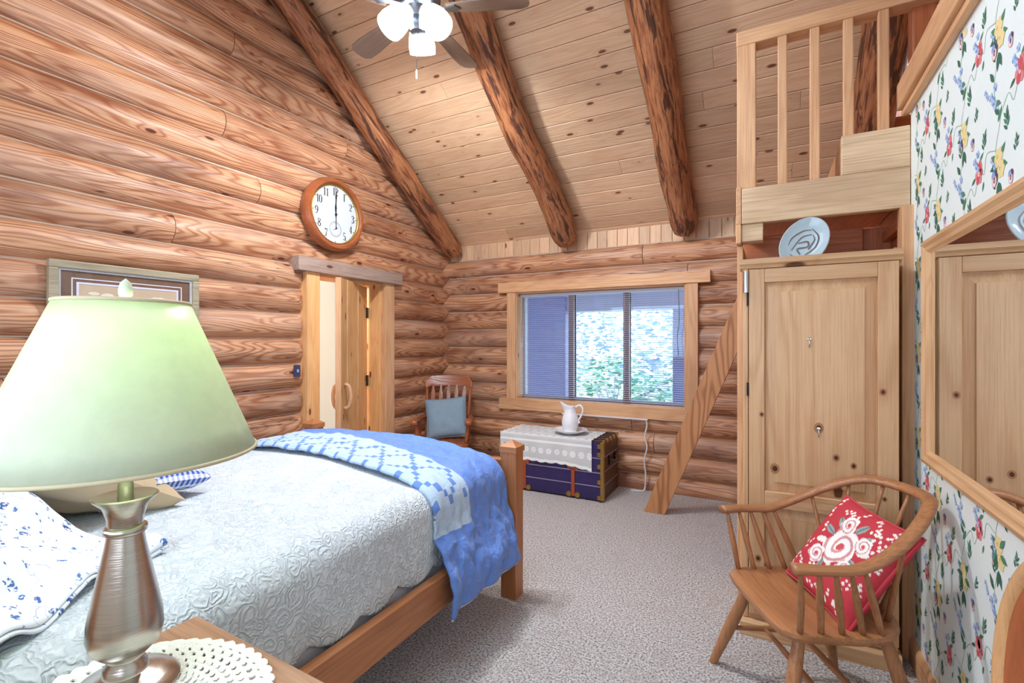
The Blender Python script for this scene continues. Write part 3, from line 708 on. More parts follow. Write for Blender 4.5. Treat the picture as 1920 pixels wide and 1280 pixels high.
# leaf local: +Y runs from the hinge to the free edge, +X faces the bedroom
ML = Matrix.Translation((XL - .12, DY1 - .03, 0)) @ Matrix.Rotation(PH, 4, 'Z')
leaf_e.matrix_basis = ML
def lbx(name, mat, x0, x1, y0, y1, z0, z1, b=.004): return MB().box(x0, x1, y0, y1, z0, z1).build(name, mat, leaf_e, bevel=b)
npl = 5
for i in range(npl): lbx('plank', DOORW(2), -.04, 0 + .004 * (i % 2), -lw + lw / npl * i + .0015, -lw + lw / npl * (i + 1) - .0015, .01, 1.865, .006)
lbx('edge_board', TRIM(2), -.042, .006, -lw - .02, -lw, .01, 1.865)
for sx in (1, -1):
    x = .004 if sx > 0 else -.042
    pts = [(x, -lw + .07, .80), (x + sx * .035, -lw + .07, .82), (x + sx * .05, -lw + .07, .90), (x + sx * .035, -lw + .07, .98), (x, -lw + .07, 1.0)]
    MB().tube(spline(pts, 5), .016, 8, flat=.8).build('handle', TRIM(2), leaf_e, smooth=True)
for z in (.25, .98, 1.62):
    MB().box(-.002, .008, -.045, .012, z - .05, z + .05).build('hinge', IRON, leaf_e, bevel=.001)
# hall beyond the door
HX = XL - 1.9
o = box('wall_hall', PLASTER, None, (HX - .1, HX, 1.6, 5.4, 0, 2.4), 0); tag(o, kind='structure')
for nm, b in (('wall_hall', (HX, XL - .2, 5.3, 5.4, 0, 2.4)), ('wall_hall', (HX, XL - .2, 1.6, 1.7, 0, 2.4)), ('ceiling_hall', (HX, XL - .2, 1.6, 5.4, 2.38, 2.44)), ('floor_hall', (HX - .1, XL - .19, 1.6, 5.4, -.06, .003))):
    tag(box(nm, PLASTER if 'wall' in nm or 'ceil' in nm else CARPET, None, b, 0), kind='structure')
d2 = empty('door_2', (HX, 3.75, 0), kind='structure', label='cedar door and casing across the hall')
for a, b in ((-.55, -.43), (.43, .55)): MB().box(0, .03, a, b, 0, 2.0).build('casing_board', TRIM(2), d2, bevel=.004)
MB().box(0, .035, -.58, .58, 1.93, 2.04).build('head_board', TRIM(1), d2, bevel=.004)
for i in range(4): MB().box(-.01, .012, -.43 + .215 * i + .002, -.43 + .215 * (i + 1) - .002, .01, 1.93).build('plank', DARKP(2), d2, bevel=.004)
hl = bpy.data.lights.new('hall_light', 'POINT'); hl.energy = 60; hl.shadow_soft_size = .12; hl.color = (1, .93, .82)
ho = bpy.data.objects.new('hall_light', hl); COL.objects.link(ho); ho.location = (XL - .9, 2.9, 2.1)

# ------------------------------------------------------------------ loft landing and balustrade above the wardrobe
ld = empty('loft_landing', (.2, 2.66, 1.93), label='rough-sawn loft landing box with wooden balusters above the wardrobe', cat='landing')
def lb(name, mat, x0, x1, y0, y1, z0, z1, b=.004): return MB().box(x0 - .2, x1 - .2, y0 - 2.66, y1 - 2.66, z0 - 1.93, z1 - 1.93).build(name, mat, ld, bevel=b)
LX = -.146
lb('fascia_board', ROUGH(0), LX + .026, XR - .002, 2.645, 2.69, 1.93, 2.105); lb('side_board', TRIM(1), LX, LX + .025, 2.645, 3.4, 1.93, 2.115)
lb('step_board', ROUGH(0), .29, XR - .002, 2.647, 2.69, 2.106, 2.285); lb('step_return', TRIM(1), .292, .33, 2.69, 3.4, 2.106, 2.283)
lb('landing_floor', DARKP(1), LX + .025, XR, 2.69, 3.4, 2.0, 2.04)
lb('rail_post', TRIM(2), LX + .004, LX + .088, 2.65, 2.735, 2.105, 2.815)
lb('top_rail', TRIM(0), LX + .002, 1.2, 2.648, 2.738, 2.815, 2.885, .005)
for x, z in ((.056, 2.105), (.188, 2.105), (.318, 2.285), (.447, 2.285)): lb('baluster', TRIM(2), x - .020, x + .020, 2.655, 2.695, z, 2.835)
lb('newel_post', DARKP(2), .555, .640, 2.70, 2.78, 2.476, 3.35); lb('newel_board', DARKP(2), .66, .735, 2.74, 2.77, 2.476, 3.35); lb('newel_board', DARKP(2), .75, .83, 2.74, 2.77, 2.476, 3.35)
lb('bracket_board', TRIM(2), LX, LX + .024, 2.645, 2.80, 1.835, 1.93); lb('bracket_block', ROUGH(0), LX + .024, LX + .12, 2.66, 2.74, 1.845, 1.93)
# built-in closet front in the shadow behind the wardrobe
cl = empty('built_in_closet', (.2, 3.05, 0), label='dark red panelled closet front in the recess behind the wardrobe', cat='closet')
def cb(name, mat, x0, x1, y0, y1, z0, z1, b=.004, par=None): return MB().box(x0 - .2, x1 - .2, y0 - 3.05, y1 - 3.05, z0, z1).build(name, mat, par or cl, bevel=b)
cb('header_beam', DARKP(0), -.13, .42, 3.0, 3.06, 1.79, 1.93); cb('ledger', DARKP(1), XR - .05, XR, 2.70, 3.06, 1.72, 1.77); cb('ledger', DARKP(1), XR - .035, XR, 2.70, 3.06, 1.85, 1.90)
cb('side_panel', DARKP(2), .42, XR, 3.05, 3.08, 0, 1.93); cb('top_rail', TRIM(0), -.13, .44, 3.04, 3.07, 1.74, 1.79)
for a, b in ((-.13, -.07), (.13, .18), (.38, .44)): cb('stile', DARKP(2), a, b, 3.045, 3.07, 0, 1.74)
for a, b in ((-.07, .13), (.18, .38)): cb('panel', DARKP(2), a, b, 3.06, 3.075, 0, 1.74); cb('raised_field', DARKP(2), a + .025, b - .025, 3.052, 3.062, .1, 1.70, .006)
cb('corner_stud', TRIM(2), LX + .003, LX + .03, 2.70, 2.99, 0, 1.832)

# ------------------------------------------------------------------ diagonal plank
P0, P1 = Vector((-.80, 3.90, 0.0)), Vector((-.06, 3.90, 1.83))
dv = (P1 - P0).normalized(); hw = .075; c0 = 2 * hw / dv.z / 2
pl = MB().prism([(-.80 - c0, 0), (-.80 + c0, 0), (-.06 + c0, 1.83), (-.06 - c0, 1.83)], 3.88, 3.92, M=Matrix(((1, 0, 0, 0), (0, 0, 1, 0), (0, 1, 0, 0), (0, 0, 0, 1))))
o = pl.build('stair_stringer', PLANKW(2), recalc=True); 
md = o.modifiers.new('edge', 'BEVEL'); md.width = .003; md.segments = 2
tag(o, 'diagonal fir plank leaning from the carpet up towards the loft', 'plank')

# white cord and raceway under the window
cc = empty('power_cable', (-.98, YB - .07, 0), label='white cord dropping from the window apron to the carpet', cat='cord')
MB().tube(spline([(0, -.035, .655), (.012, -.03, .60), (-.006, -.03, .50), (.012, -.03, .40), (-.012, -.03, .28), (0, -.03, .15), (-.01, -.03, .02), (-.05, -.06, .008), (-.13, -.05, .006)], 5), .007, 8).build('cord', plain('white_plastic', (226, 228, 232), .4), cc, smooth=True)
MB().box(-.80, .02, -.05, -.03, .645, .657).build('raceway', plain('white_plastic', (226, 228, 232), .4), cc)

# ------------------------------------------------------------------ ceiling fan with lights
FX, FY = -1.765, 2.176
fan = empty('ceiling_fan', (FX, FY, 3.08), label='five-blade ceiling fan with three lit glass shades and pull chain', cat='ceiling fan')
FM = plain('fan_pewter', (120, 126, 132), .3, .9)
def fz(z): return z - 3.05
MB().tube([(0, 0, fz(3.36)), (0, 0, fz(zc(FY) - .36))], .014, 10).build('downrod', FM, fan, smooth=True)
MB().lathe([(.075, 0), (.07, -.04), (.03, -.08)], 24, M=Matrix.Translation((0, 0, fz(zc(FY)) - .335))).build('canopy', FM, fan, smooth='auto')
MB().lathe([(.03, fz(3.37)), (.09, fz(3.35)), (.125, fz(3.31)), (.13, fz(3.26)), (.11, fz(3.22)), (.07, fz(3.20)), (.06, fz(3.17)), (.05, fz(3.15))], 32).build('motor', FM, fan, smooth='auto')
MB().lathe([(.05, fz(3.15)), (.058, fz(3.13)), (.056, fz(3.10)), (.04, fz(3.075)), (.0, fz(3.07))], 24).build('light_fitter', FM, fan, smooth='auto')
BLADE = wood('fan_blade', 0, (138, 116, 100), (114, 92, 78), (90, 72, 60), ring=.5, fibre=1.0, knots=0, blotch=.3, rough=.35)
bm_ = None; im_ = None
for k in range(5):
    # blade angles measured from the camera's right-hand direction (28 deg yaw)
    ang = math.radians(66 + 72 * k + 28)
    if bm_ is None:
        pts = [(.17, -.045), (.30, -.058), (.50, -.072), (.59, -.070), (.625, -.05), (.635, -.02), (.635, .02), (.625, .05), (.59, .070), (.50, .072), (.30, .058), (.17, .045)]
        b = MB().prism(pts, -.004, .004, M=Matrix.Rotation(math.radians(11), 4, 'X')).build('blade', BLADE, fan, bevel=.002); bm_ = b.data
        i = MB().prism([(.09, -.02), (.16, -.014), (.22, -.04), (.25, 0), (.22, .04), (.16, .014), (.09, .02)], -.012, -.005, M=Matrix.Rotation(math.radians(11), 4, 'X')).build('blade_arm', FM, fan); im_ = i.data
    else:
        b = bpy.data.objects.new('blade', bm_); i = bpy.data.objects.new('blade_arm', im_)
        for o in (b, i): COL.objects.link(o); o.parent = fan
    for o in (b, i): o.location = (0, 0, fz(3.205)); o.rotation_euler = (0, 0, ang)
GLOW = plain('lit_opal_glass', (250, 252, 255), .3, emit=5, ecol=(240, 248, 255))
for k in range(3):
    ang = math.radians(90 + 120 * k + 28); ti = math.radians(38)
    M = Matrix.Rotation(ang, 4, 'Z') @ Matrix.Translation((.06, 0, fz(3.185))) @ Matrix.Rotation(PI - ti, 4, 'Y') @ Matrix.Scale(1.22, 4)
    MB().tube([tuple(Matrix.Rotation(ang, 4, 'Z') @ Vector((.03, 0, fz(3.14)))), tuple(M @ Vector((0, 0, .02)))], .02, 12).build('socket', FM, fan, smooth=True)
    MB().lathe([(.028, 0), (.036, .012), (.05, .04), (.060, .075), (.064, .11), (.062, .14), (.059, .14), (.06, .11), (.055, .075), (.045, .04), (.02, .012)], 28, M=M).build('glass_shade', GLOW, fan, smooth=True)
    L = bpy.data.lights.new('fan_bulb', 'SPOT'); L.energy = 62; L.shadow_soft_size = .05; L.color = (.93, .97, 1.0); L.spot_size = math.radians(168); L.spot_blend = .55
    lo = bpy.data.objects.new('fan_bulb', L); COL.objects.link(lo); lo.location = Vector((FX, FY, 3.08)) + M @ Vector((0, 0, .16)); lo.rotation_euler = (M.to_3x3().normalized() @ Matrix.Rotation(PI, 3, 'X')).to_euler()
pc = [(0, -.01, fz(3.07)), (0, -.012, fz(2.95)), (.002, -.012, fz(2.86))]
MB().tube(pc, .0022, 6).build('pull_chain', STEEL, fan); MB().lathe([(.002, 0), (.005, .01), (.005, .045), (.002, .06)], 8, M=Matrix.Translation((.002, -.012, fz(2.80)))).build('chain_pull', WHITE_CER, fan, smooth=True)

# ------------------------------------------------------------------ wall clock
ck = empty('wall_clock', (XL + .118, 2.81, 2.385), label='round wooden wall clock reading twelve above the door', cat='clock')
MC = Matrix(((0, 0, 1, 0), (1, 0, 0, 0), (0, 1, 0, 0), (0, 0, 0, 1)))   # dial x -> world y, dial y -> z, lift -> x
RC = .298
CW = wood('clock_walnut', 1, (170, 96, 58), (140, 74, 42), (104, 52, 30), ring=.4, fibre=.6, knots=0, blotch=.3, rough=.25)
MB().lathe([(RC * .80, -.05), (RC * .97, -.05), (RC, -.02), (RC * .985, .015), (RC * .93, .035), (RC * .86, .035), (RC * .80, .018), (RC * .79, 0)], 64, M=MC, cap=False).build('case', CW, ck, smooth='auto')
MB().lathe([(RC * .80, .006), (RC * .815, .02), (RC * .80, .024), (RC * .775, .014), (RC * .77, .004)], 64, M=MC, cap=False).build('bezel', BRASS, ck, smooth=True)
MB().lathe([(0, .004), (RC * .79, .004)], 64, M=MC, cap=False).build('dial', plain('enamel_dial', (222, 232, 240), .35), ck)
DG_ = {'1': [[(.3, 0, .15), (.3, 1, .15)], [(.3, .97, .05), (.13, .84, .05)], [(.12, .02, .05), (.48, .02, .05)]],
 '2': [[(.08, .72, .13), (.12, .9, .07), (.3, .99, .06), (.48, .9, .10), (.52, .74, .16), (.42, .5, .12), (.2, .25, .06), (.08, .08, .06)], [(.08, .06, .09), (.26, .12, .1), (.42, .05, .1), (.55, .2, .05)]],
 '3': [[(.08, .78, .12), (.14, .95, .06), (.32, .99, .06), (.48, .88, .12), (.48, .68, .14), (.28, .54, .05), (.48, .42, .13), (.53, .22, .16), (.42, .04, .09), (.22, .01, .06), (.07, .18, .12)]],
 '4': [[(.42, 0, .14), (.42, 1, .14)], [(.42, .98, .04), (.05, .3, .06), (.58, .3, .06)]],
 '5': [[(.5, .93, .12), (.14, .95, .08), (.12, .55, .05), (.32, .62, .06), (.5, .48, .12), (.53, .25, .16), (.40, .03, .09), (.2, .02, .06), (.08, .16, .12)]],
 '6': [[(.48, .86, .11), (.34, .99, .06), (.14, .75, .12), (.07, .4, .15), (.14, .1, .12), (.3, .0, .06), (.48, .14, .13), (.52, .32, .14), (.42, .54, .08), (.24, .55, .05), (.1, .42, .06)]],
 '7': [[(.06, .78, .06), (.12, .96, .12), (.3, .9, .1), (.54, .98, .06), (.36, .55, .09), (.26, .25, .13), (.26, 0, .15)]],
 '8': [[(.3, .53, .1), (.12, .68, .11), (.12, .88, .10), (.3, 1, .05), (.48, .88, .11), (.46, .68, .10), (.3, .53, .1), (.08, .36, .13), (.09, .12, .12), (.3, 0, .06), (.52, .12, .13), (.52, .36, .13), (.3, .53, .1)]],
 '9': [[(.12, .14, .11), (.26, .01, .06), (.46, .25, .12), (.53, .6, .15), (.46, .9, .12), (.3, 1, .06), (.12, .86, .13), (.08, .68, .14), (.18, .46, .08), (.36, .45, .05), (.5, .58, .06)]],
 '0': [[(.3, 1, .05), (.12, .86, .12), (.06, .5, .16), (.12, .14, .12), (.3, 0, .05), (.48, .14, .12), (.54, .5, .16), (.48, .86, .12), (.3, 1, .05)]]}
nm = MB()
for h in range(1, 13):
    a = PI / 2 - h * PI / 6; R = RC * .625; S = .062 * (1 if h != 6 else .0)
    tx = str(h)
    if h == 6: continue                                   # the seconds dial takes its place
    wd = .62 * len(tx) - .04 * len(tx)
    for i, ch in enumerate(tx):
        for st in DG_[ch]:
            pts = [(p.x, p.y, p.z) for p in spline(st, 4)] if len(st) > 2 else st
            strip(nm, [(R * math.cos(a) * 1.0 + S * .8 * (p[0] - wd / 2 + i * .55), R * math.sin(a) + S * (p[1] - .5), p[2] * S) for p in pts], .0052, 0, MC)
for i in range(60):
    a = i * PI / 30; q = .006 if i % 5 else .013; w = .0018 if i % 5 else .006
    c, s_ = math.cos(a), math.sin(a); r1 = RC * .765
    strip(nm, [(c * r1, s_ * r1, w), (c * (r1 - q), s_ * (r1 - q), w)], .0051, 0, MC)
nm.build('numerals', BLACK, ck)
sb = MB(); cy = -RC * .40; rs = RC * .20
for r0, w in ((rs, .0035), (rs * .82, .0016)):
    strip(sb, [(r0 * math.cos(i * PI / 18), cy + r0 * math.sin(i * PI / 18), w) for i in range(37)], .0053, 0, MC)
strip(sb, [(-.024, cy - .012, .004), (.034, cy + .017, .002)], .0058, 0, MC)
sb.build('seconds_dial', plain('dial_grey', (96, 112, 132), .5), ck)
hd = MB()
hd.prism([(-.003, -.02), (.003, -.02), (.004, .02), (.009, .055), (.003, .095), (0, .135), (-.003, .095), (-.009, .055), (-.004, .02)], .010, .012, M=MC)
hd.build('hour_hand', BLACK, ck)
hd = MB(); hd.prism([(-.002, -.11), (.002, -.11), (.0025, .10), (.007, .14), (.0015, .20), (0, .218), (-.0015, .20), (-.007, .14), (-.0025, .10)], .014, .016, M=MC)
hd.lathe([(.009, .008), (.009, .019), (0, .02)], 16, M=MC); hd.lathe([(.007, .014), (.007, .0165), (0, .0166)], 12, M=MC @ Matrix.Translation((0, -.11, 0))); hd.build('minute_hand', BLACK, ck)
MB().lathe([(RC * .775, .021), (RC * .5, .0225), (0, .023)], 48, M=MC, cap=False).build('cover_glass', glassy('clock_glass', (1, 1, 1), .04, .02), ck, smooth=True)

# ------------------------------------------------------------------ framed picture
pf = empty('framed_picture', (XL + .072, 1.40, 1.48), label='framed desert landscape print with brown mat on the log wall', cat='picture')
hw, hh, fw = .36, .285, .04
FRM = wood('grey_gilt_frame', 1, (176, 164, 138), (146, 132, 108), (112, 100, 80), ring=.3, fibre=1.2, knots=0, blotch=.4, rough=.45)
for nmx, b in (('frame_rail', (-.012, .022, -hw, hw, hh - fw, hh)), ('frame_rail', (-.012, .022, -hw, hw, -hh, -hh + fw)), ('frame_stile', (-.012, .022, -hw, -hw + fw, -hh + fw, hh - fw)), ('frame_stile', (-.012, .022, hw - fw, hw, -hh + fw, hh - fw))):
    MB().box(*b).build(nmx, FRM, pf, bevel=.006)
LIN = plain('ivory_lip', (222, 226, 230), .4)
def ring4(mb, a, b, w, x0, x1):
    mb.box(x0, x1, -a, a, b - w, b); mb.box(x0, x1, -a, a, -b, -b + w); mb.box(x0, x1, -a, -a + w, -b + w, b - w); mb.box(x0, x1, a - w, a, -b + w, b - w)
mb = MB(); ring4(mb, hw - fw + .002, hh - fw + .002, .012, -.004, .012); mb.build('inner_lip', LIN, pf)
MB().box(-.01, .002, -hw + fw, hw - fw, -hh + fw, hh - fw).build('mat_board', plain('brown_mat', (112, 82, 66), .8, var=.15, bscale=12), pf)
mb = MB(); ring4(mb, hw - .095, hh - .085, .005, .002, .0035); mb.build('mat_line', LIN, pf)
mb = MB(); ring4(mb, hw - .115, hh - .105, .010, .002, .005); mb.build('mat_bevel', plain('lilac_core', (214, 212, 230), .7), pf)
art = MB(); art.box(.0, .0026, -hw + .125, hw - .125, -hh + .115, hh - .115, 0)
MA = Matrix(((0, 0, 1, 0.0028), (1, 0, 0, 0), (0, 1, 0, 0), (0, 0, 0, 1))); lay2 = 0
for cx, cy, rx, ry in ((-.17, .125, .025, .009), (-.11, .115, .03, .016), (-.13, .10, .02, .01), (-.09, .108, .02, .01), (.02, .10, .04, .018), (.055, .09, .025, .01), (.12, .12, .018, .008), (.15, .122, .014, .007), (.17, .118, .012, .006), (.135, .098, .03, .011), (.165, .108, .016, .007)):
    lay2 += .00006; art.add([(cx + rx * math.cos(q * PI / 8), cy + ry * math.sin(q * PI / 8), lay2) for q in range(16)], [tuple(range(16))], 1, MA)
for cx, h in ((.185, .06), (.196, .09), (.21, .05), (.176, .035)):
    strip(art, [(cx, -.02, .004), (cx, h, .004)], .001, 2, MA)
art.add([(-hw + .125, -hh + .115, .0009), (hw - .125, -hh + .115, .0009), (hw - .125, -.0, .0009), (.05, .02, .0009), (-.1, -.01, .0009), (-hw + .125, .01, .0009)], [tuple(range(6))], 3, MA)
art.build('print', [plain('print_sand', (196, 172, 146), .7), plain('print_cloud', (226, 218, 200), .7), plain('print_sage', (112, 124, 100), .7), plain('print_dune', (176, 146, 116), .7)], pf)
MB().box(.0105, .012, -hw + fw, hw - fw, -hh + fw, hh - fw).build('glazing', glassy('picture_glass', (1, 1, 1), .03, .02), pf)

# light switch
sw = empty('light_switch', (XL + .066, 2.49, 1.126), label='small dark light switch plate on the log beside the door', cat='switch')
MB().box(-.004, .006, -.028, .028, -.045, .045).build('plate', plain('switch_navy', (52, 56, 92), .3), sw, bevel=.003); MB().box(.005, .016, -.006, .006, -.012, .012).build('toggle', plain('switch_grey', (170, 184, 206), .3), sw, bevel=.002)

# ------------------------------------------------------------------ bed
BX0, BX1, BY0, BY1 = -2.74, -1.21, .12, 2.276
bed = empty('bed', ((BX0 + BX1) / 2, (BY0 + BY1) / 2, 0), label='pine bed frame with square capped posts', cat='bed'); bcx, bcy = bed.location.x, bed.location.y
def bb_(name, mat, x0, x1, y0, y1, z0, z1, b=.005): return MB().box(x0 - bcx, x1 - bcx, y0 - bcy, y1 - bcy, z0, z1).build(name, mat, bed, bevel=b)
for x in (BX0, BX1):
    for y, h in ((BY1, .785), (BY0, 1.05)):
        p = bb_('post', BEDW(2), x - .045, x + .045, y - .045, y + .045, 0, h - .012)
        c = MB(); q = .05; c.box(-q, q, -q, q, 0, .03); c.add([(-q, -q, .03), (q, -q, .03), (q, q, .03), (-q, q, .03), (0, 0, .062)], [(0, 1, 4), (1, 2, 4), (2, 3, 4), (3, 0, 4)])
        co = c.build('post_cap', BEDW(0), p, loc=(x - bcx, y - bcy, h - .018))
bb_('side_rail', BEDW(1), BX1 + .002, BX1 + .042, BY0 + .04, BY1 - .04, .265, .40); bb_('side_rail', BEDW(1), BX0 - .042, BX0 - .002, BY0 + .04, BY1 - .04, .265, .40)
bb_('footboard_rail', BEDW(0), BX0 + .04, BX1 - .04, BY1 - .018, BY1 + .02, .58, .72); bb_('footboard_panel', BEDW(0), BX0 + .04, BX1 - .04, BY1 - .01, BY1 + .012, .26, .58)
bb_('headboard_panel', BEDW(0), BX0 + .04, BX1 - .04, BY0 - .02, BY0 + .02, .3, 1.0)
mt = MB().box(BX0 + .03, BX1 - .04, BY0 + .05, BY1 - .05, .42, .70).build('mattress', plain('ticking', (232, 234, 238), .9, bump=.002), bevel=.05); tag(mt, 'white mattress lying under the matelasse coverlet', 'mattress')
bs = MB().box(BX0 + .035, BX1 - .034, BY0 + .05, BY1 - .05, .27, .418).build('box_spring', plain('box_spring_cover', (204, 208, 220), .9, bump=.002), bevel=.02); tag(bs, 'white box spring showing between coverlet hem and side rail', 'box spring')

# coverlet and quilt follow one draped cross-section
SXR, SXL, ZT, RR = -1.232, -2.722, .725, .10
def drape(s, lift=0.0, flare=0.0):
    """s = metres from the middle of the bed top towards the door side of the rug (+) or the log wall (-)"""
    cx = (SXL + SXR) / 2; half = (SXR - SXL) / 2 - RR; sg = 1 if s >= 0 else -1; a = abs(s)
    if a <= half: x, z, nx, nzv = a, ZT + .035 * math.cos(a / half * PI / 2) , 0, 1
    elif a <= half + RR * PI / 2:
        q = (a - half) / RR; x, z, nx, nzv = half + RR * math.sin(q), ZT - RR + RR * math.cos(q), math.sin(q), math.cos(q)
    else:
        dpt = a - half - RR * PI / 2; x, z, nx, nzv = half + RR + flare * ss(0.02, .30, dpt), ZT - RR - dpt, 1, 0
    return Vector((cx + sg * (x + nx * lift), 0, z + nzv * lift))
HALF = (SXR - SXL) / 2 - RR; SIDE = HALF + RR * PI / 2
def cov(u, v):
    s = lerp(-(SIDE + .235), SIDE + .235, u); y = lerp(BY0 + .07, BY1 - .052, v)
    hem = max(0, (abs(s) - SIDE) / .235)
    if hem > 0:  # scalloped hem
        s = math.copysign(SIDE + hem * (.193 + .040 * abs(math.sin(y * PI / .20)) + .008 * nz(y * 3)), s)
    p = drape(s, .004 * nz(s * 6, y * 6) + .004)
    p.y = y
    if hem > 0: p.x += math.copysign(1, s) * hem * (.006 * math.sin(y * 17 + 2 * nz(y * 2)) + .004)
    else: p.z += .008 * nz(p.x * 2.2, y * 2.2, 3)
    e = y - (BY1 - .052 - .09)
    if e > 0 and hem == 0: p.z -= .09 - math.sqrt(max(0, .09 ** 2 - e * e))
    return p
mb = MB().grid(220, 190, cov); o = mb.build('coverlet', MATE, smooth=True, solid=.006)
uv = o.data.uv_layers.new(name='UVMap'); 
for lp in o.data.loops:
    i, j = divmod(lp.vertex_index, 191); uv.data[lp.index].uv = (i / 220 * 2 * (SIDE + .2), j / 190 * 2.0)
tag(o, 'white embossed matelasse coverlet with scalloped hem on the bed', 'coverlet')

QU, QV = 190, 80; S0, S1 = -(SIDE + .05), SIDE + .375
def q_near(s): return lerp(1.74, 1.60, ss(-.7, .85, s))
def q_far(s): return 2.215 - .02 * ss(.75, 1.1, s)
def qlt(u, v):
    s = lerp(S0, S1, u); y = lerp(q_near(s), q_far(s), v)
    hang = max(0, s - SIDE)
    pk = .010 * nz(s * 9, y * 9) + .007 * nz(s * 20, y * 26)
    p = drape(s, .022 + .024 * ss(SIDE, SIDE - .35, s) + pk * (1 + 1.2 * ss(0, .1, hang)), .088)
    p.x += .02 * ss(.0, .3, hang) * nz(s * 4, y * 14)
    p.y = y + .012 * nz(s * 3, y * 2) * v + .02 * ss(.1, .37, hang) * (v - .5) * .6
    p.z += -.02 * ss(.25, .37, hang) * (1 - v) * 0.6
    ev = min(v, 1 - v) * (q_far(s) - q_near(s)); p -= Vector((0, 0, 1)) * .016 * (1 - ss(0, .02, ev)) * (1 if hang <= 0 else 0)
    e = y - 2.13
    if e > 0 and hang <= 0: p.z -= .08 - math.sqrt(max(.0, .09 ** 2 - e * e)) if e < .09 else .08
    return p
def qmat(i, j):
    s = lerp(S0, S1, (i + .5) / QU); y = lerp(q_near(s), q_far(s), (j + .5) / QV); q = y - q_near(s); ps = (SIDE + .375 - .29) - s
    lim = lerp(.34, .25, ss(-.5, .8, s))
    if ps < 0 or q > lim: return 1
    c = .027; a, b = int(ps / c), int(q / c)
    if q > .24: return 0
    return 2 if ((a + b) % 8 == 0 or (a - b) % 8 == 0 or (a % 8 == 4 and b % 4 == 0)) and not (a < 4) else 0
QL = cloth('quilt_pale_blue', (180, 204, 228), .08, .009, 20); QB = cloth('quilt_blue', (104, 142, 218), .14, .016, 17, .5); QC = cloth('quilt_check_blue', (100, 136, 204), .1, .004)
o = MB().grid(QU, QV, qlt, qmat).build('quilt', [QL, QB, QC], smooth=True, solid=.012); tag(o, 'blue patchwork quilt folded across the foot of the bed', 'quilt')
# white backing edge along the hanging hem
hm = MB().tube([qlt(1.0, k / 30) + Vector((-.004, 0, -.004)) for k in range(31)], .005, 6).build('binding', plain('white_binding', (226, 230, 236), .8), o, smooth=True)

# ------------------------------------------------------------------ pillows
def pillow_fn(w, h, th, sd_, wr=.012, pin=.10):
    def fn(u, v, top=1):
        x, y = 2 * u - 1, 2 * v - 1
        e = max(0, (1 - x ** 4)) * max(0, (1 - y ** 4)); z = top * th / 2 * e ** .55
        px = 1 - pin * (y * y) * (1 - abs(x)) * 0 - pin * (1 - y * y) * x * x * .6; py = 1 - pin * (1 - x * x) * y * y * .6
        return Vector((x * w / 2 * px, y * h / 2 * py, z + wr * e * nz(x * 2.5 + sd_, y * 2.5, sd_)))
    return fn
def pillow(name, mats, w, h, th, M, sd_, label, cat, n=26, wr=.012, printer=None, parent=None, piping=None, group=None):
    fn = pillow_fn(w, h, th, sd_, wr); mb = MB()
    mb.grid(n, n, lambda u, v: fn(u, v, 1), M=M); mb.grid(n, n, lambda u, v: fn(1 - u, v, -1), M=M)
    o = mb.build(name, mats, smooth=True)
    uvl = o.data.uv_layers.new(name='UVMap'); k = (n + 1) ** 2
    for lp in o.data.loops:
        i, j = divmod(lp.vertex_index % k, n + 1); uvl.data[lp.index].uv = (i / n * w, j / n * h)
    if printer:
        ca = o.data.color_attributes.new('print', 'FLOAT_COLOR', 'POINT')
        for vi in range(len(o.data.vertices)):
            i, j = divmod(vi % k, n + 1); ca.data[vi].color = lin(printer(i / n if vi < k else 1 - i / n, j / n))
    tag(o, label, cat, group)
    if piping:
        ed = [fn(a, b, 1) for a, b in [(t / 20, 0) for t in range(20)] + [(1, t / 20) for t in range(20)] + [(1 - t / 20, 1) for t in range(20)] + [(0, 1 - t / 20) for t in range(21)]]
        MB().tube([M @ p for p in ed], .006, 6, cap=False).build('piping', piping, o, smooth=True)
    return o
SPRIG = sprig_cloth()
pillow('pillow', SPRIG, .74, .52, .17, rotM((-2.24, .46, .93), math.radians(-30), math.radians(-14), math.radians(28)), 2, 'blue sprigged pillow heaped at the head of the bed', 'pillow', wr=.03)
pillow('pillow', cloth('tan_stripe', (198, 176, 142), .12, .003, 12), .56, .42, .15, rotM((-2.08, .74, .86), math.radians(-34), math.radians(-8), math.radians(14)), 5, 'tan cushion tucked behind the sprigged pillows', 'pillow', wr=.025)
pillow('pillow', gingham(), .36, .26, .10, rotM((-2.06, .95, .84), math.radians(-10), 0, math.radians(20)), 8, 'small blue gingham cushion behind the tan cushion', 'pillow')
# sprigged sham with a rumpled open hem towards the room
def sham(u, v):
    x = lerp(-.36, .40, u); y = lerp(-.30, .27, v)
    z = .26 * (1 - abs(2 * v - 1) ** 3) * ss(1.02, .25, u) + .045 * nz(x * 6, y * 6, 4) + .018 * nz(x * 15, y * 15) * (1 - .4 * u) + .02
    if u > .86: z = max(z, .02) + .016 * math.sin(v * 13) * (u - .86) / .14
    r = Vector((x + .03 * math.sin(v * 5 + 1) * ss(.5, 1, u), y, z)); return r
MS = rotM((-1.77, .36, .765), math.radians(0), math.radians(4), math.radians(24))
o = MB().grid(60, 50, sham, M=MS).build('pillow_sham', SPRIG, smooth=True, solid=.006)
uvl = o.data.uv_layers.new(name='UVMap')
for lp in o.data.loops: i, j = divmod(lp.vertex_index, 51); uvl.data[lp.index].uv = (i / 60 * .8, j / 50 * .6)
tag(o, 'rumpled blue sprigged pillow sham with open hem on the coverlet', 'pillow sham')
def cuff(u, v):
    p = sham(lerp(.86, .99, u), v); return p + Vector((.002, 0, .014 * math.sin(u * PI) + .008))
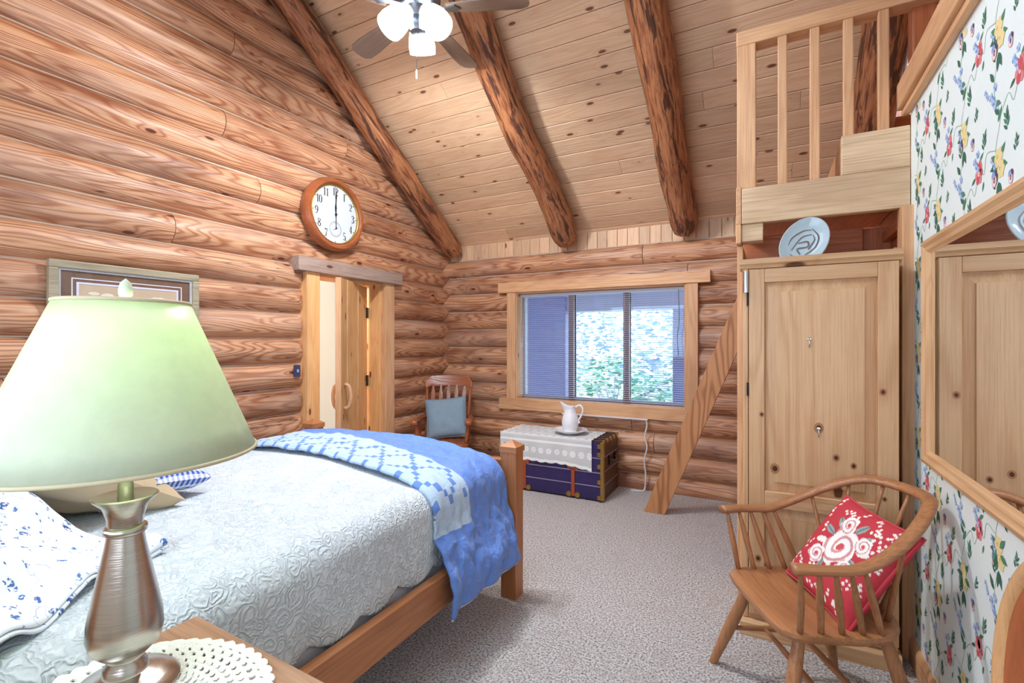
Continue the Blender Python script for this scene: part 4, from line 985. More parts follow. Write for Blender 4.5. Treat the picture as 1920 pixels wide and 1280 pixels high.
c = MB().grid(8, 50, cuff, M=MS).build('hem_cuff', SPRIG, o, smooth=True, solid=.004); uvl = c.data.uv_layers.new(name='UVMap')
for lp in c.data.loops: i, j = divmod(lp.vertex_index, 51); uvl.data[lp.index].uv = (i / 8 * .1 + .3, j / 50 * .6)
def sham2(u, v):
    x = lerp(-.3, .22, u); y = lerp(-.22, .16, v); return Vector((x, y, .10 * (1 - abs(2 * v - 1) ** 3) * ss(1.02, .3, u) + .03 * nz(x * 7, y * 7, 9) + .02))
o = MB().grid(40, 34, sham2, M=rotM((-1.58, .25, .765), 0, math.radians(5), math.radians(-5))).build('pillow_sham', SPRIG, smooth=True, solid=.006)
uvl = o.data.uv_layers.new(name='UVMap')
for lp in o.data.loops: i, j = divmod(lp.vertex_index, 35); uvl.data[lp.index].uv = (i / 40 * .5 + .2, j / 34 * .38)
tag(o, 'smaller blue sprigged sham corner near the headboard beside the lamp', 'pillow sham')

# ------------------------------------------------------------------ nightstand, doily, lamp
ZN = .735
ns = empty('nightstand', (-.90, .365, 0), rz=math.radians(-2), label='pine nightstand with square top beside the bed', cat='nightstand')
MB().box(-.245, .245, -.255, .255, ZN - .03, ZN).build('top', STAND(0), ns, bevel=.004)
for sx in (-1, 1):
    for sy in (-1, 1): MB().box(sx * .215 - .022, sx * .215 + .022, sy * .225 - .022, sy * .225 + .022, 0, ZN - .03).build('leg', STAND(2), ns, bevel=.003)
for b in ((-.2, .2, -.23, -.21, ZN - .16, ZN - .03), (-.2, .2, .21, .23, ZN - .16, ZN - .03), (-.22, -.2, -.21, .21, ZN - .16, ZN - .03)): MB().box(*b).build('apron', STAND(0), ns, bevel=.002)
dr = MB().box(.2, .222, -.2, .2, ZN - .155, ZN - .035).build('drawer', STAND(1), ns, bevel=.003); MB().lathe([(.006, 0), (.006, .012), (.014, .02), (.012, .03), (0, .033)], 14, M=rotM((.222, 0, ZN - .095), 0, PI / 2)).build('knob', BRASS, dr, smooth=True)
MB().box(-.2, .2, -.21, .21, .18, .20).build('shelf', STAND(0), ns, bevel=.003)
dl = MB(); NR, NA = 34, 192
def dr_(i, j): r = .012 + (.205 - .012) * i / NR; return r
for i in range(NR):
    for j in range(NA):
        if i in (3, 14, 15): hole = (j % 4 == 0)
        elif i >= 4 and i < NR - 2: hole = ((j + (i // 3) * 2) % 4 == 0) and i % 3 != 0
        else: hole = False
        if hole: continue
        q = []
        for a, b in ((i, j), (i + 1, j), (i + 1, j + 1), (i, j + 1)):
            r = dr_(a, b)
            if a == NR: r += .007 * abs(math.sin(b * PI / 4))
            an = 2 * PI * b / NA + .012 * a; q.append((r * 1.06 * math.cos(an), r * .95 * math.sin(an), .0015 * math.sin(a * 2.1) + .001 * math.sin(b * 1.7)))
        dl.add(q, [(0, 1, 2, 3)])
o = dl.build('crochet_doily', plain('crochet_cotton', (240, 242, 234), .95, bump=.003, bscale=260), loc=(-.915, .405, ZN + .004), smooth=False); 
md = o.modifiers.new('weld', 'WELD'); md.merge_threshold = .0002; md = o.modifiers.new('thick', 'SOLIDIFY'); md.thickness = .004; md.offset = 0
tag(o, 'oval ivory crochet doily with scalloped edge on the nightstand', 'doily')
ZL = ZN + .008
lp = empty('table_lamp', (-.999, .432, ZL), label='brushed nickel table lamp with a large pale empire shade', cat='lamp')
k = ZL
MB().lathe([(.0, 0), (.078, 0), (.08, .006), (.072, .014), (.05, .022), (.034, .03), (.032, .042), (.026, .05), (.026, .056), (.034, .062), (.05, .078), (.0555, .10), (.054, .125), (.047, .165), (.038, .21), (.030, .25), (.0265, .272)], 48).build('base', NICKEL, lp, smooth='auto')
MB().lathe([(.0265, .270), (.031, .273), (.032, .278), (.031, .283), (.0255, .286)], 48).build('collar_ring', NICKEL, lp, smooth=True)
MB().lathe([(.0255, .285), (.027, .30), (.033, .32), (.046, .333), (.048, .336), (.046, .338), (.0, .337)], 48).build('neck', NICKEL, lp, smooth='auto')
MB().tube([(0, 0, .337), (0, 0, .44)], .0115, 20).build('stem', NICKEL, lp, smooth=True)
ZS0, ZS1, RS0, RS1 = 1.152 - k, 1.418 - k, .202, .095
SHADE = shade_mat()
def shd(u, v): a = 2 * PI * u; r = lerp(RS0, RS1, v); return (r * math.cos(a), r * math.sin(a), lerp(ZS0, ZS1, v))
so = MB().lathe([(lerp(RS0, RS1, q / 6), lerp(ZS0, ZS1, q / 6)) for q in range(7)], 80, cap=False).build('shade', SHADE, lp, smooth=True, solid=.0015)
for r, z in ((RS0, ZS0), (RS1, ZS1)): MB().tube([((r + .0005) * math.cos(2 * PI * i / 60), (r + .0005) * math.sin(2 * PI * i / 60), z) for i in range(61)], .0035, 6, cap=False).build('rim', plain('shade_rim', (196, 184, 150), .6), so, smooth=True)
MB().tube(spline([(.008, .018, .43), (.02, .046, .50), (.022, .05, .58), (.012, .027, .645), (0, 0, ZS1 - .008)], 5), .0015, 6).build('harp', BRASS, lp); MB().tube(spline([(-.008, -.018, .43), (-.02, -.046, .50), (-.022, -.05, .58), (-.012, -.027, .645), (0, 0, ZS1 - .008)], 5), .0015, 6).build('harp', BRASS, lp)
for a in range(3): MB().tube([(0, 0, ZS1 - .008), (RS1 * math.cos(a * 2.09), RS1 * math.sin(a * 2.09), ZS1 - .003)], .0018, 6).build('spider_arm', BRASS, lp)
MB().lathe([(.007, ZS1 - .005), (.009, ZS1 + .004), (.007, ZS1 + .008), (.0105, ZS1 + .014), (.011, ZS1 + .022), (.008, ZS1 + .035), (0, ZS1 + .043)], 20).build('finial', plain('glass_finial', (206, 214, 196), .1, spec=.8), lp, smooth='auto')
MB().lathe([(.014, .44), (.014, .47), (.02, .49), (.028, .52), (.028, .545), (.018, .57), (0, .578)], 20).build('bulb', plain('lit_bulb', (240, 255, 230), .4, emit=8, ecol=(226, 255, 214)), lp, smooth=True)
L = bpy.data.lights.new('lamp_bulb', 'POINT'); L.energy = 1.5; L.shadow_soft_size = .04; L.color = (.72, 1.0, .62)
lo = bpy.data.objects.new('lamp_bulb', L); COL.objects.link(lo); lo.location = (-.999, .432, k + .612)

# ------------------------------------------------------------------ steamer trunk, lace cloth, pitcher and basin
TX0, TX1, TY0, TY1, TZ = -2.17, -1.235, 3.93, 4.40, .51
tk = empty('steamer_trunk', ((TX0 + TX1) / 2, (TY0 + TY1) / 2, 0), label='dark purple steamer trunk with brass corners under the window', cat='trunk')
tw, td = (TX1 - TX0) / 2, (TY1 - TY0) / 2
PURP = plain('purple_trunk_paint', (50, 38, 92), .35, var=.3, bscale=20); BRNP = plain('trunk_end_leather', (92, 62, 40), .45, var=.35, bscale=14); REDL = plain('russet_leather', (168, 76, 42), .5, var=.2)
BLK = plain('dark_slat', (70, 44, 34), .45, var=.25)
MB().box(-tw, tw, -td, td, .015, .365, 0).box(tw - .004, tw + .001, -td + .01, td - .01, .02, .36, 1).build('chest', [PURP, BRNP], tk, bevel=.004)
MB().box(-tw, tw, -td, td, .371, TZ - .01, 0).box(tw - .004, tw + .001, -td + .01, td - .01, .375, TZ - .015, 1).build('lid', [PURP, BRNP], tk, bevel=.006)
for z in (.13, .245, .368): MB().box(-tw - .003, tw + .003, -td - .006, td + .003, z - .004, z + .004).build('metal_band', plain('pale_trunk_band', (168, 160, 190), .35, .5), tk)
for x in (-tw * .55, tw * .45):
    MB().box(x - .016, x + .016, -td - .010, -td, .02, .28).build('strap', REDL, tk, bevel=.003); MB().prism([(-.045, 0), (-.05, .02), (-.04, .04), (-.018, .032), (.018, .032), (.04, .04), (.05, .02), (.045, 0), (.018, .008), (-.018, .008)], 0, .008, M=Matrix(((1, 0, 0, x), (0, 0, -1, -td - .008), (0, 1, 0, .25), (0, 0, 0, 1)))).build('strap_loop', REDL, tk)
    for dx in (-.04, .04): MB().lathe([(.026, 0), (.024, .008), (0, .012)], 8, M=rotM((x + dx, -td - .001, .035), PI / 2)).build('corner_clasp', BRASS, tk, smooth='auto')
for sx in (-1, 1):
    MB().box(sx * tw - .014, sx * tw + .014, -td - .010, -td + .03, .015, TZ - .008).build('corner_binding', BRASS, tk, bevel=.004)
    for z in (.04, .17, .30, .40, .47): MB().prism([(0, -.022), (.03, -.012), (.022, 0), (.03, .012), (0, .022), (-.006, 0)], 0, .010, M=Matrix(((-sx, 0, 0, sx * (tw - .012)), (0, 0, -1, -td - .008), (0, 1, 0, z), (0, 0, 0, 1)))).build('corner_clasp', BRASS, tk, bevel=.002)
for i in range(5):
    y = -td + .03 + i * .10; MB().box(-tw - .006, tw + .006, y - .02, y + .02, TZ - .012, TZ + .004).build('lid_slat', BLK, tk, bevel=.003)
    MB().box(tw - .004, tw + .012, y - .022, y + .022, TZ - .03, TZ + .008).build('slat_cap', BRASS, tk, bevel=.004)
for y in (-.05, .12): MB().box(tw, tw + .014, y - .014, y + .014, .28, .36).build('handle_bracket', IRON, tk, bevel=.003)
MB().tube(spline([(tw + .012, -.05, .33), (tw + .035, .0, .305), (tw + .035, .07, .305), (tw + .012, .12, .33)], 5), .011, 8).build('handle', BRNP, tk, smooth=True)
# lace runner: u across the trunk, v from the wall over the front edge
LW0, LW1 = TX0 - .03, TX1 - .085
def lac(u, v):
    x = lerp(LW0, LW1, u); d = v * (td * 2 - .05 + .235); ytop = TY1 - .06; z = TZ + .008
    edge = ytop - (TY0 - .016)
    sc = .010 * abs(math.sin(u * 30)) * ss(.92, 1, v) + .03 * ss(.75, 1, u) * ss(.8, 1, v)
    if d <= edge: y, zz = ytop - d, z + .003 * nz(x * 12, d * 12)
    else: y, zz = TY0 - .016 - .010 * math.sin(x * 24) * ss(0, .2, d - edge) - .006, z - (d - edge) - sc
    if u > .985 or u < .015: zz += .003 * math.sin(v * 50)
    return Vector((x, y, zz))
o = MB().grid(90, 60, lac).build('lace_runner', lace(), smooth=True)
uvl = o.data.uv_layers.new(name='UVMap')
for l_ in o.data.loops: i, j = divmod(l_.vertex_index, 61); uvl.data[l_.index].uv = (i / 90 * (LW1 - LW0), j / 60 * (td * 2 + .185))
tag(o, 'white crochet lace runner draped over the trunk', 'lace cloth')
PX, PY, PZ = -1.585, 4.10, TZ + .014
o = MB().lathe([(0, .004), (.07, .004), (.075, 0), (.08, .004), (.13, .022), (.152, .034), (.155, .038), (.148, .040), (.125, .030), (.078, .013), (0, .012)], 48, M=Matrix.Translation((PX, PY, PZ))).build('basin_plate', WHITE_CER, smooth='auto'); tag(o, 'shallow white china basin plate under the pitcher', 'plate')
pi_ = empty('water_pitcher', (PX, PY, PZ + .0135), label='white ironstone water pitcher standing in its basin plate', cat='pitcher')
prof = [(0, .0), (.056, 0), (.058, .006), (.055, .015), (.066, .04), (.075, .075), (.074, .105), (.064, .145), (.050, .175), (.046, .195), (.048, .215), (.054, .232)]
def pit(u, v):
    a = 2 * PI * u; t = v * (len(prof) - 1); i = min(int(t), len(prof) - 2); r = lerp(prof[i][0], prof[i + 1][0], t - i); z = lerp(prof[i][1], prof[i + 1][1], t - i)
    sp = max(0, math.cos(a - PI)) ** 6 * ss(.16, .232, z); return (math.cos(a) * (r + .045 * sp), math.sin(a) * r * (1 - .12 * ss(.17, .232, z)), z + .028 * sp + .006 * ss(.2, .232, z) * math.cos(2 * a))
MB().grid(48, 33, pit).build('body', WHITE_CER, pi_, smooth=True, solid=.004)
MB().tube(spline([(.048, 0, .222), (.085, 0, .243), (.115, 0, .225), (.118, 0, .185), (.098, 0, .14), (.080, 0, .105), (.088, 0, .09), (.070, 0, .083)], 5), [.009] * 12 + [.008] * 12 + [.007] * 12, 10, flat=1.2).build('handle', WHITE_CER, pi_, smooth=True)

# ------------------------------------------------------------------ rocking chair (local: +X forward)
rk = empty('rocking_chair', (-2.76, 3.80, 0), rz=math.radians(-62), label='dark maple rocking chair in the log corner', cat='rocking chair')
RM, RMx = MAPLE(2), MAPLE(0)
def taper(p0, p1, r0, r1, rm, n=10, k=6):
    p0, p1 = Vector(p0), Vector(p1); return MB().tube([p0.lerp(p1, i / k) for i in range(k + 1)], [lerp(lerp(r0, rm, min(1, i / k * 2)), r1, max(0, i / k * 2 - 1)) for i in range(k + 1)], n)
MB().prism([(.24, -.20), (.25, 0), (.24, .20), (.20, .245), (0, .25), (-.16, .22), (-.21, .18), (-.21, -.18), (-.16, -.22), (0, -.25), (.20, -.245)], .37, .405).build('seat', RMx, rk, bevel=.012)
for s in (-1, 1):
    MB().tube(spline([(-.40, s * .21, .09), (-.25, s * .21, .045), (0, s * .21, .022), (.22, s * .21, .035), (.38, s * .21, .075)], 6), .02, 8, flat=.7).build('rocker', RMx, rk, smooth=True)
    taper((.15, s * .17, .375), (.20, s * .21, .04), .017, .014, .023).build('leg', RM, rk, smooth=True); taper((-.14, s * .16, .375), (-.20, s * .21, .04), .017, .014, .023).build('leg', RM, rk, smooth=True)
    taper((-.19, s * .20, .40), (-.36, s * .225, .90), .019, .014, .020).build('back_post', RM, rk, smooth=True)
    ao = MB().tube(spline([(-.25, s * .225, .60), (-.12, s * .245, .592), (.05, s * .25, .598), (.15, s * .25, .615), (.20, s * .25, .605)], 5), [.017 + .006 * math.sin(i / 20 * PI) for i in range(21)], 10, flat=1.5).build('arm', RMx, rk, smooth=True)
    MB().lathe([(.02, -.03), (.027, -.02), (.03, 0), (.027, .02), (.02, .03)], 14, M=rotM((.20, s * .25, .60), PI / 2)).build('arm_scroll', RMx, ao, smooth='auto')
    taper((.16, s * .225, .40), (.15, s * .245, .60), .014, .012, .019).build('arm_support', RM, rk, smooth=True)
    for x in (.06, -.04): taper((x, s * .23, .40), (x - .01, s * .245, .595), .007, .007, .010, 8).build('arm_spindle', RM, rk, smooth=True)
taper((.185, -.19, .2), (.185, .19, .2), .011, .011, .017).build('stretcher', RM, rk, smooth=True); taper((-.175, -.19, .2), (-.175, .19, .2), .011, .011, .015).build('stretcher', RM, rk, smooth=True)
def crest(u, v):
    y = lerp(-.245, .245, u); c = 1 - (2 * u - 1) ** 2; x0 = -.352 - .03 * c
    lowc = .012 * c - .014 * (math.exp(-((abs(y) - .17) / .02) ** 2)) * -1
    zt = .985 + .015 * c - .05 * max(0, abs(2 * u - 1) - .8) / .2 * 1.2; zb = .875 + lowc
    z = lerp(zb, zt, v); return (x0 - (z - .9) * .34, y, z)
MB().grid(40, 6, crest).build('crest_rail', MAPLE(1), rk, smooth=True, solid=.022, bevel=.004)
for k in range(5):
    y = -.155 + k * .0775; p0, p1 = Vector((-.185, y * .92, .40)), Vector((-.372, y * 1.05, .90)); d = p1 - p0
    b = [(0, .009), (.15, .010), (.5, .016), (.86, .019), (.93, .010), (1, .009)]; mb = MB(); vs = []
    nrm = Vector((d.z, 0, -d.x)).normalized() * .005
    for t, w in b:
        q = p0 + d * t; vs += [q + Vector((0, -w, 0)) - nrm, q + Vector((0, w, 0)) - nrm, q + Vector((0, w, 0)) + nrm, q + Vector((0, -w, 0)) + nrm]
    mb.add(vs, [(4 * i + j, 4 * i + (j + 1) % 4, 4 * i + 4 + (j + 1) % 4, 4 * i + 4 + j) for i in range(5) for j in range(4)] + [(3, 2, 1, 0), (20, 21, 22, 23)]); mb.build('splat', RM, rk)
MR = rk.matrix_basis.copy(); MR = Matrix.Translation((-2.76, 3.80, 0)) @ Matrix.Rotation(math.radians(-62), 4, 'Z')
pillow('cushion', cloth('denim_grey_blue', (128, 150, 166), .1, .002, 30), .40, .40, .12, MR @ Matrix.Translation((-.10, .01, .60)) @ Matrix.Rotation(math.radians(68), 4, 'Y') @ Matrix.Rotation(math.radians(6), 4, 'Z'), 3, 'grey-blue square cushion propped in the rocking chair', 'cushion', wr=.01, piping=cloth('denim_piping', (110, 132, 150), .1, .001))

# ------------------------------------------------------------------ wardrobe
WX, WY0, WY1, WT = (-.108, .468), 2.49, 2.92, 1.685
wd = empty('wardrobe', (.18, 2.70, 0), label='tall narrow waxed pine wardrobe with panelled door', cat='wardrobe')
def wx(name, mat, x0, x1, y0, y1, z0, z1, b=.003, par=None): return MB().box(x0 - .18, x1 - .18, y0 - 2.70, y1 - 2.70, z0, z1).build(name, mat, par or wd, bevel=b)
wx('side_panel', PINE(2), WX[0] + .004, WX[0] + .022, WY0 + .03, WY1, .02, WT); wx('side_panel', PINE(2), WX[1] - .022, WX[1] - .004, WY0 + .03, WY1, .02, WT)
wx('back_panel', PINE(2), WX[0] + .022, WX[1] - .022, WY1 - .012, WY1, .02, WT); wx('top_board', PINE(0), WX[0], WX[1], WY0 + .02, WY1, WT, WT + .012)
cr = MB().prism([(WY0 + .025, WT - .005), (WY0 - .004, WT), (WY0 - .010, WT + .012), (WY0 - .022, WT + .02), (WY0 - .026, WT + .042), (WY0 + .05, WT + .042), (WY0 + .05, WT - .005)], WX[0] - .012, WX[1] + .012, M=Matrix(((0, 0, 1, -.18), (1, 0, 0, -2.70), (0, 1, 0, 0), (0, 0, 0, 1)))).build('cornice', PINE(0), wd, recalc=True)
MB().prism([(WY0 + .03, .0), (WY0 - .022, .0), (WY0 - .022, .06), (WY0 - .012, .072), (WY0 + .03, .075)], WX[0] - .012, WX[1] + .008, M=Matrix(((0, 0, 1, -.18), (1, 0, 0, -2.70), (0, 1, 0, 0), (0, 0, 0, 1)))).build('plinth', PINE(0), wd, recalc=True)
wx('frame_stile', PINE(2), WX[0], WX[0] + .022, WY0, WY0 + .03, .075, WT); wx('bottom_rail', PINE(0), WX[0] + .022, WX[1], WY0 + .004, WY0 + .03, .075, .10)
dx0, dx1 = WX[0] + .025, WX[1]
do = wx('door', PINE(2), dx0, dx1, WY0 + .014, WY0 + .026, .10, WT - .004, 0)
st_, fy = .064, WY0 - .009
wx('stile', PINE(2), dx0, dx0 + st_, fy, WY0 + .014, .10, WT - .004, .003, do); wx('stile', PINE(2), dx1 - st_ - .006, dx1, fy, WY0 + .014, .10, WT - .004, .003, do)
for z0, z1 in ((WT - .066, WT - .004), (.60, .672), (.10, .155)): wx('rail', PINE(0), dx0 + st_, dx1 - st_ - .006, fy, WY0 + .014, z0, z1, .003, do)
def raised(x0, x1, z0, z1):
    e, g = .040, .004; a, b, c, d = x0 + g - .18, x1 - g - .18, z0 + g, z1 - g; y0, y1 = WY0 + .013 - 2.70, WY0 - .001 - 2.70
    vs = [(a, y0, c), (b, y0, c), (b, y0, d), (a, y0, d), (a + e, y1 + .007, c + e), (b - e, y1 + .007, c + e), (b - e, y1 + .007, d - e), (a + e, y1 + .007, d - e),
          (a + e, y1, c + e), (b - e, y1, c + e), (b - e, y1, d - e), (a + e, y1, d - e)]
    MB().add(vs, [(0, 1, 5, 4), (1, 2, 6, 5), (2, 3, 7, 6), (3, 0, 4, 7), (4, 5, 9, 8), (5, 6, 10, 9), (6, 7, 11, 10), (7, 4, 8, 11), (8, 9, 10, 11)]).build('raised_panel', PINE(2), do)
raised(dx0 + st_, dx1 - st_ - .006, .672, WT - .066); raised(dx0 + st_, dx1 - st_ - .006, .155, .60)
MB().tube([(WX[0] - .18 + .012, WY0 - 2.70 - .012, WT - .11), (WX[0] - .18 + .012, WY0 - 2.70 - .012, WT - .012)], .012, 12).build('hook_bracket', STEEL, wd, smooth='auto')
for z in (.42, 1.13, WT - .14): MB().tube([(WX[0] - .18 + .022, WY0 - 2.70 - .004, z - .03), (WX[0] - .18 + .022, WY0 - 2.70 - .004, z + .03)], .006, 8).build('hinge', IRON, wd, smooth='auto')
for x, z in ((.155, 1.36), (.19, .97)):
    MB().lathe([(.009, 0), (.007, .006), (.0, .008)], 12, M=rotM((x - .18, WY0 - .001 - 2.70, z), PI / 2)).build('peg_screw', STEEL, do, smooth='auto')
    MB().tube(spline([(x - .18, WY0 - 2.70 - .002, z), (x - .18, WY0 - 2.70 - .014, z - .012), (x - .18, WY0 - 2.70 - .012, z - .03), (x - .18, WY0 - 2.70 - .004, z - .036)], 4), .003, 6).build('coat_hook', STEEL, do, smooth=True)
KN = [plain('pine_knot_heart', (70, 34, 20), .45), plain('pine_knot_ring', (172, 118, 74), .5)]
def knot(x, z, r, y):
    m = MB()
    for k, (q, mi) in enumerate(((1.5, 1), (.8, 0))): m.lathe([(0, .0004 + .0003 * k), (r * q, .0003 + .0003 * k), (r * q, -.001)], 14, mi, rotM((x - .18, y - 2.70, z), PI / 2), sx=1.0, sy=1.25, cap=False)
    m.build('knot', KN, do)
yp = WY0 - .001
for x, z, r in ((.191, .973, .0125), (.254, .850, .009), (.023, .776, .0125), (.316, .822, .008), (.07, .30, .012), (.24, .45, .009)): knot(x, z, r, yp)
for x, z, r in ((-.03, 1.018, .007), (.415, 1.141, .0085), (.42, .70, .006), (-.045, .36, .009)): knot(x, z, r, fy)
# oval plate on top
MPl = rotM((.14, 2.60, 1.80), math.radians(78), 0, 0) @ Matrix.Rotation(math.radians(-28), 4, 'Z')
GLZ = plain('blue_grey_glaze', (176, 196, 206), .12, var=.06, bscale=14)
o = empty('oval_platter', (.14, 2.60, 1.70), label='blue-grey glazed oval platter with brown swirls on top of the wardrobe', cat='platter')
MP2 = Matrix.Translation((-.14, -2.60, -1.70)) @ MPl
MB().lathe([(0, 0), (.07, 0), (.09, .006), (.112, .018), (.116, .022), (.112, .025), (.088, .013), (.068, .006), (0, .006)], 48, M=MP2, sx=.80, sy=1.08).build('dish', GLZ, o, smooth='auto')
sw_ = MB(); 
for st in ([(-.05, -.06, .004), (-.055, .0, .006), (-.03, .05, .006), (0, .07, .003)], [(-.03, -.05, .004), (-.02, .02, .006), (.01, .05, .004)], [(0, .075, .003), (.04, .05, .007), (.05, 0, .006), (.03, -.05, .004)], [(.015, .05, .003), (.032, .03, .006), (.03, -.02, .006)], [(-.02, -.01, .004), (.01, .012, .008), (.022, -.01, .006), (-.01, -.035, .008), (.012, -.055, .005)], [(-.03, -.07, .005), (.0, -.075, .006), (.03, -.072, .004)]):
    strip(sw_, [(p.x, p.y, p.z) for p in spline(st, 5)], .0076, 0, MP2)
sw_.build('swirl_glaze', plain('brown_swirl', (112, 104, 104), .2), o)

# ------------------------------------------------------------------ mirror on the wallpapered wall
MY0, MY1, MZ0, MZ1 = 1.30, 2.375, .885, 1.735
mr = empty('wall_mirror', (XR, (MY0 + MY1) / 2, (MZ0 + MZ1) / 2), label='large wall mirror in a wide pine frame', cat='mirror')
hy, hz = (MY1 - MY0) / 2, (MZ1 - MZ0) / 2; fw = .058
def mitre(a0, a1, horizontal, sgn):
    pr = [(0, .0), (0, .014), (.008, .026), (.022, .030), (.034, .022), (.046, .020), (.052, .014), (fw, .010), (fw, 0)]
    vs = []
    for e in (0, 1):
        for w, h in pr:
            end = (a0 + w) if e == 0 else (a1 - w); oth = (hz if horizontal else hy) - w
            vs.append((-h - .001, end, sgn * oth) if horizontal else (-h - .001, sgn * oth, end))
    n = len(pr); return MB().add(vs, [tuple(range(n)), tuple(range(2 * n - 1, n - 1, -1))] + [(i, (i + 1) % n, n + (i + 1) % n, n + i) for i in range(n)])
for sg in (1, -1): mitre(-hy, hy, True, sg).build('frame_rail', PINE(1), mr, recalc=True); mitre(-hz, hz, False, sg).build('frame_stile', PINE(2), mr, recalc=True)
MB().box(-.010, -.004, -hy + fw - .006, hy - fw + .006, -hz + fw - .006, hz - fw + .006).build('mirror_glass', plain('silvered_glass', (236, 238, 238), .005, 1.0), mr)

# ------------------------------------------------------------------ windsor armchair (local: +X forward)
AC = Matrix.Translation((.135, 2.07, 0)) @ Matrix.Rotation(math.radians(207), 4, 'Z')
ac = empty('windsor_armchair', (.135, 2.07, 0), rz=math.radians(207), label='oak hoop-back windsor armchair in front of the wardrobe', cat='armchair')
ZS = .42
def seat_out(n=44):
    out = []
    for i in range(n):
        a = 2 * PI * i / n; c, s = math.cos(a), math.sin(a)
        ex = .225 if c > 0 else .225; p = 7.0 if c > 0 else 2.6
        r = (abs(c) ** p + abs(s) ** p) ** (-1 / p); out.append((ex * r * c, (.25 - .02 * max(0, c)) * r * s))
    return out
so_ = seat_out(); ns_ = len(so_); mb = MB(); vs = []
rings = [(.80, ZS - .036), (.97, ZS - .030), (1.0, ZS - .016), (.99, ZS - .004), (.96, ZS), (.8, ZS - .004), (.5, ZS - .011), (.2, ZS - .012)]
for k, z in rings: vs += [(x * k, y * k, z) for x, y in so_]
fs = [(i * ns_ + j, i * ns_ + (j + 1) % ns_, (i + 1) * ns_ + (j + 1) % ns_, (i + 1) * ns_ + j) for i in range(len(rings) - 1) for j in range(ns_)] + [tuple(range(ns_ - 1, -1, -1)), tuple((len(rings) - 1) * ns_ + j for j in range(ns_))]
mb.add(vs, fs).build('seat', OAK(1), ac, smooth='auto')
def hoop(t):
    """t in -1..1 from one arm tip round the back to the other"""
    a = abs(t); sg = 1 if t > 0 else -1
    if a > .60: q = (a - .60) / .40; x, y = lerp(.0, .215, q), .272 + .012 * math.sin(q * PI) - .008 * q
    else: an = a / .60 * PI / 2; x, y = -.31 * math.cos(an), .272 * math.sin(an)
    z = .645 + .165 * (1 - ss(.18, .66, a)); x -= .05 * (1 - ss(.1, .6, a))
    return Vector((x, sg * y, z))
HP = [hoop(-1 + 2 * i / 80) for i in range(81)]
MB().tube(HP, [.0145 + .002 * ss(.8, 1, abs(-1 + 2 * i / 80)) for i in range(81)], 12, flat=1.6, up=(0, 0, 1)).build('arm_hoop', OAK(0), ac, smooth=True)
def on_seat(y0, x0, k=.90): return Vector((x0, y0, ZS - .008))
for s in (-1, 1):
    for t, x in ((.955, .165), (.86, .10), (.77, .035), (.68, -.03), (.60, -.09)):
        p1 = hoop(s * t); p0 = Vector((x, s * (.225 - .02 * max(0, x) * 2), ZS - .006)); taper(p0, p1, .0095, .0065, .0125, 8).build('arm_spindle', OAK(2), ac, smooth=True)
for k in range(7):
    t = (k - 3) / 3 * .43; p1 = hoop(t); y = (k - 3) / 3 * .145; p0 = Vector((-.195 + .03 * abs(k - 3) / 3, y, ZS - .006)); taper(p0, p1, .0095, .0065, .0085, 8).build('back_spindle', OAK(2), ac, smooth=True)
LEGS = {}
for fx in (1, -1):
    for sy in (1, -1):
        p0 = Vector((fx * .135, sy * .165, ZS - .025)); p1 = Vector((.25 if fx > 0 else -.235, sy * (.27 if fx > 0 else .235), 0)); LEGS[fx, sy] = (p0, p1)
        MB().tube([p0.lerp(p1, i / 8) for i in range(9)], [.017, .019, .021, .0225, .0235, .0225, .02, .0175, .0145], 12).build('leg', OAK(2), ac, smooth='auto')
def lg(f, s, t): a, b = LEGS[f, s]; return a.lerp(b, t)
for s in (1, -1): taper(lg(1, s, .56), lg(-1, s, .56), .008, .008, .0125, 10).build('stretcher', OAK(0), ac, smooth=True)
for q in (.36, .68): taper(lg(1, 1, .56).lerp(lg(-1, 1, .56), q), lg(1, -1, .56).lerp(lg(-1, -1, .56), q), .008, .008, .0125, 10).build('stretcher', OAK(1), ac, smooth=True)
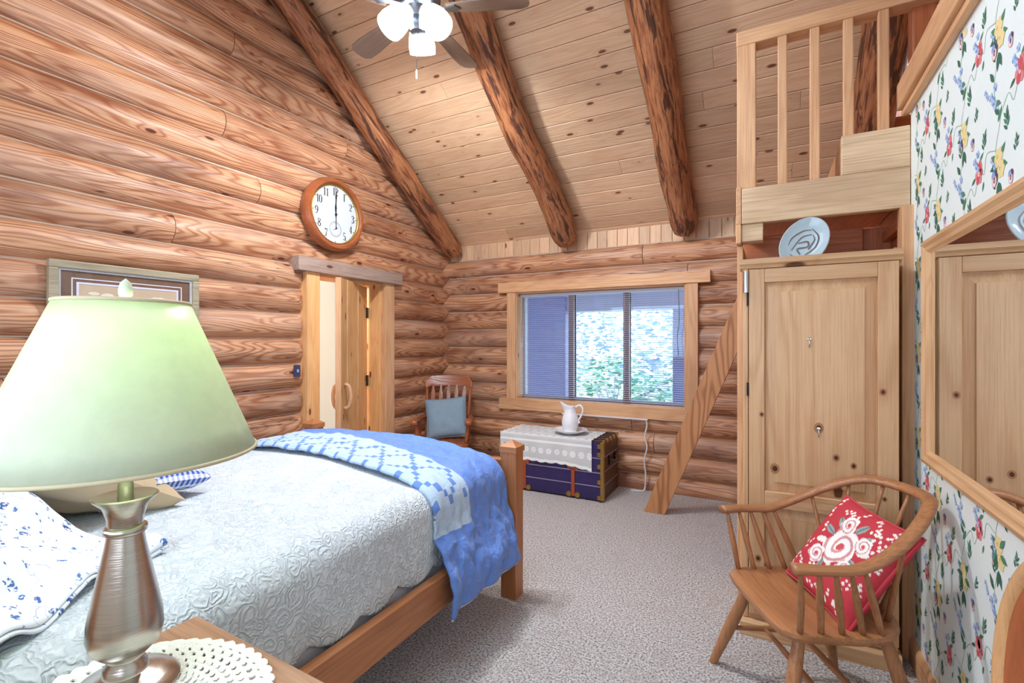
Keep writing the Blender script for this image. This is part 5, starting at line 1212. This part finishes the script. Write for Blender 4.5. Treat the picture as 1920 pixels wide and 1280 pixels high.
# red rose cushion
RG = random.Random(5)
ros = [(.46, .52, .185), (.24, .46, .10), (.64, .34, .09), (.34, .73, .085), (.60, .71, .075)]
sp_ = [(RG.uniform(.06, .94), RG.uniform(.06, .94), RG.uniform(0, 3)) for _ in range(44)]
def rose_print(u, v):
    c = (192, 62, 72)
    for cx, cy, an in sp_:
        if math.hypot(cx - .46, cy - .53) < .31: continue
        for k in range(5):
            t = (k - 2) * .026; px, py = cx + math.cos(an) * t + .012 * math.sin(k * 2.4), cy + math.sin(an) * t + .012 * math.cos(k * 2.4)
            if math.hypot(u - px, v - py) < .0135: return (244, 232, 226)
    for i in range(12):
        a = i * PI / 6 + .2; cx, cy = .45 + .25 * math.cos(a), .53 + .25 * math.sin(a); dx, dy = u - cx, v - cy; e = (dx * math.cos(a) + dy * math.sin(a)) / .07; f = (-dx * math.sin(a) + dy * math.cos(a)) / .032
        if e * e + f * f < 1: c = (150, 168, 164) if abs(f) > .25 else (108, 126, 124)
        if e * e + f * f < 1 and i % 3 == 0: c = (232, 228, 222)
    for cx, cy, r in ros:
        d = math.hypot(u - cx, v - cy); an = math.atan2(v - cy, u - cx); rr = r * (1 + .10 * math.cos(5 * an))
        if d < rr:
            w = math.sin(d / r * 13 + an * 1.0); c = (246, 238, 234) if w > -.55 else (206, 150, 152)
            if d < r * .22: c = (206, 84, 92)
    return c
MCu = AC @ Matrix.Translation((-.118, .02, .572)) @ Matrix.Rotation(math.radians(54), 4, 'Y') @ Matrix.Rotation(math.radians(-3), 4, 'Z')
pillow('cushion', attr_cloth('red_rose_print'), .385, .385, .11, MCu, 6, 'red cushion printed with white roses on the windsor armchair', 'cushion', n=120, wr=.012, printer=rose_print, piping=cloth('red_piping', (196, 62, 74), .1, .001))

# ------------------------------------------------------------------ balloon-back chair at the near edge of the wallpapered wall (only its back shows)
bc = empty('balloon_back_chair', (.26, 1.165, -.0), rz=math.radians(180), label='light wood chair with rounded solid back against the floral wallpaper', cat='chair')
LW = wood('birch_hoop', 2, (214, 168, 118), (190, 138, 90), (160, 110, 70), ring=.4, fibre=.7, knots=0, blotch=.2, rough=.35)
bk = [(-.11, .46), (-.165, .60), (-.195, .71), (-.195, .80), (-.16, .88), (-.10, .93), (0, .95), (.10, .93), (.16, .88), (.195, .80), (.195, .71), (.165, .60), (.11, .46)]
MB().tube(spline([(-.14 - (z - .46) * .12, y, z) for y, z in bk], 4), .019, 10, flat=1.0).build('back_hoop', LW, bc, smooth=True)
MB().prism([(p.x, p.y) for p in spline([(y * .93, .46 + (z - .46) * .965, 0) for y, z in bk], 3)], -.006, .006, M=Matrix(((0, -.12, 1, -.14 + .0552), (1, 0, 0, 0), (0, 1, 0, 0), (0, 0, 0, 1)))).build('back_panel', wood('brown_panel', 2, (166, 92, 52), (140, 70, 38), (110, 54, 30), ring=.4, fibre=.6, knots=0, blotch=.3, rough=.3), bc, recalc=True)
MB().prism([(.21, -.19), (.22, 0), (.21, .19), (0, .20), (-.16, .17), (-.17, 0), (-.16, -.17), (0, -.20)], .43, .46).build('seat', LW, bc, bevel=.01)
for fx in (-1, 1):
    for s in (-1, 1): taper((fx * .14, s * .14, .435), (fx * .18, s * .17, 0), .02, .014, .02).build('leg', LW, bc, smooth=True)
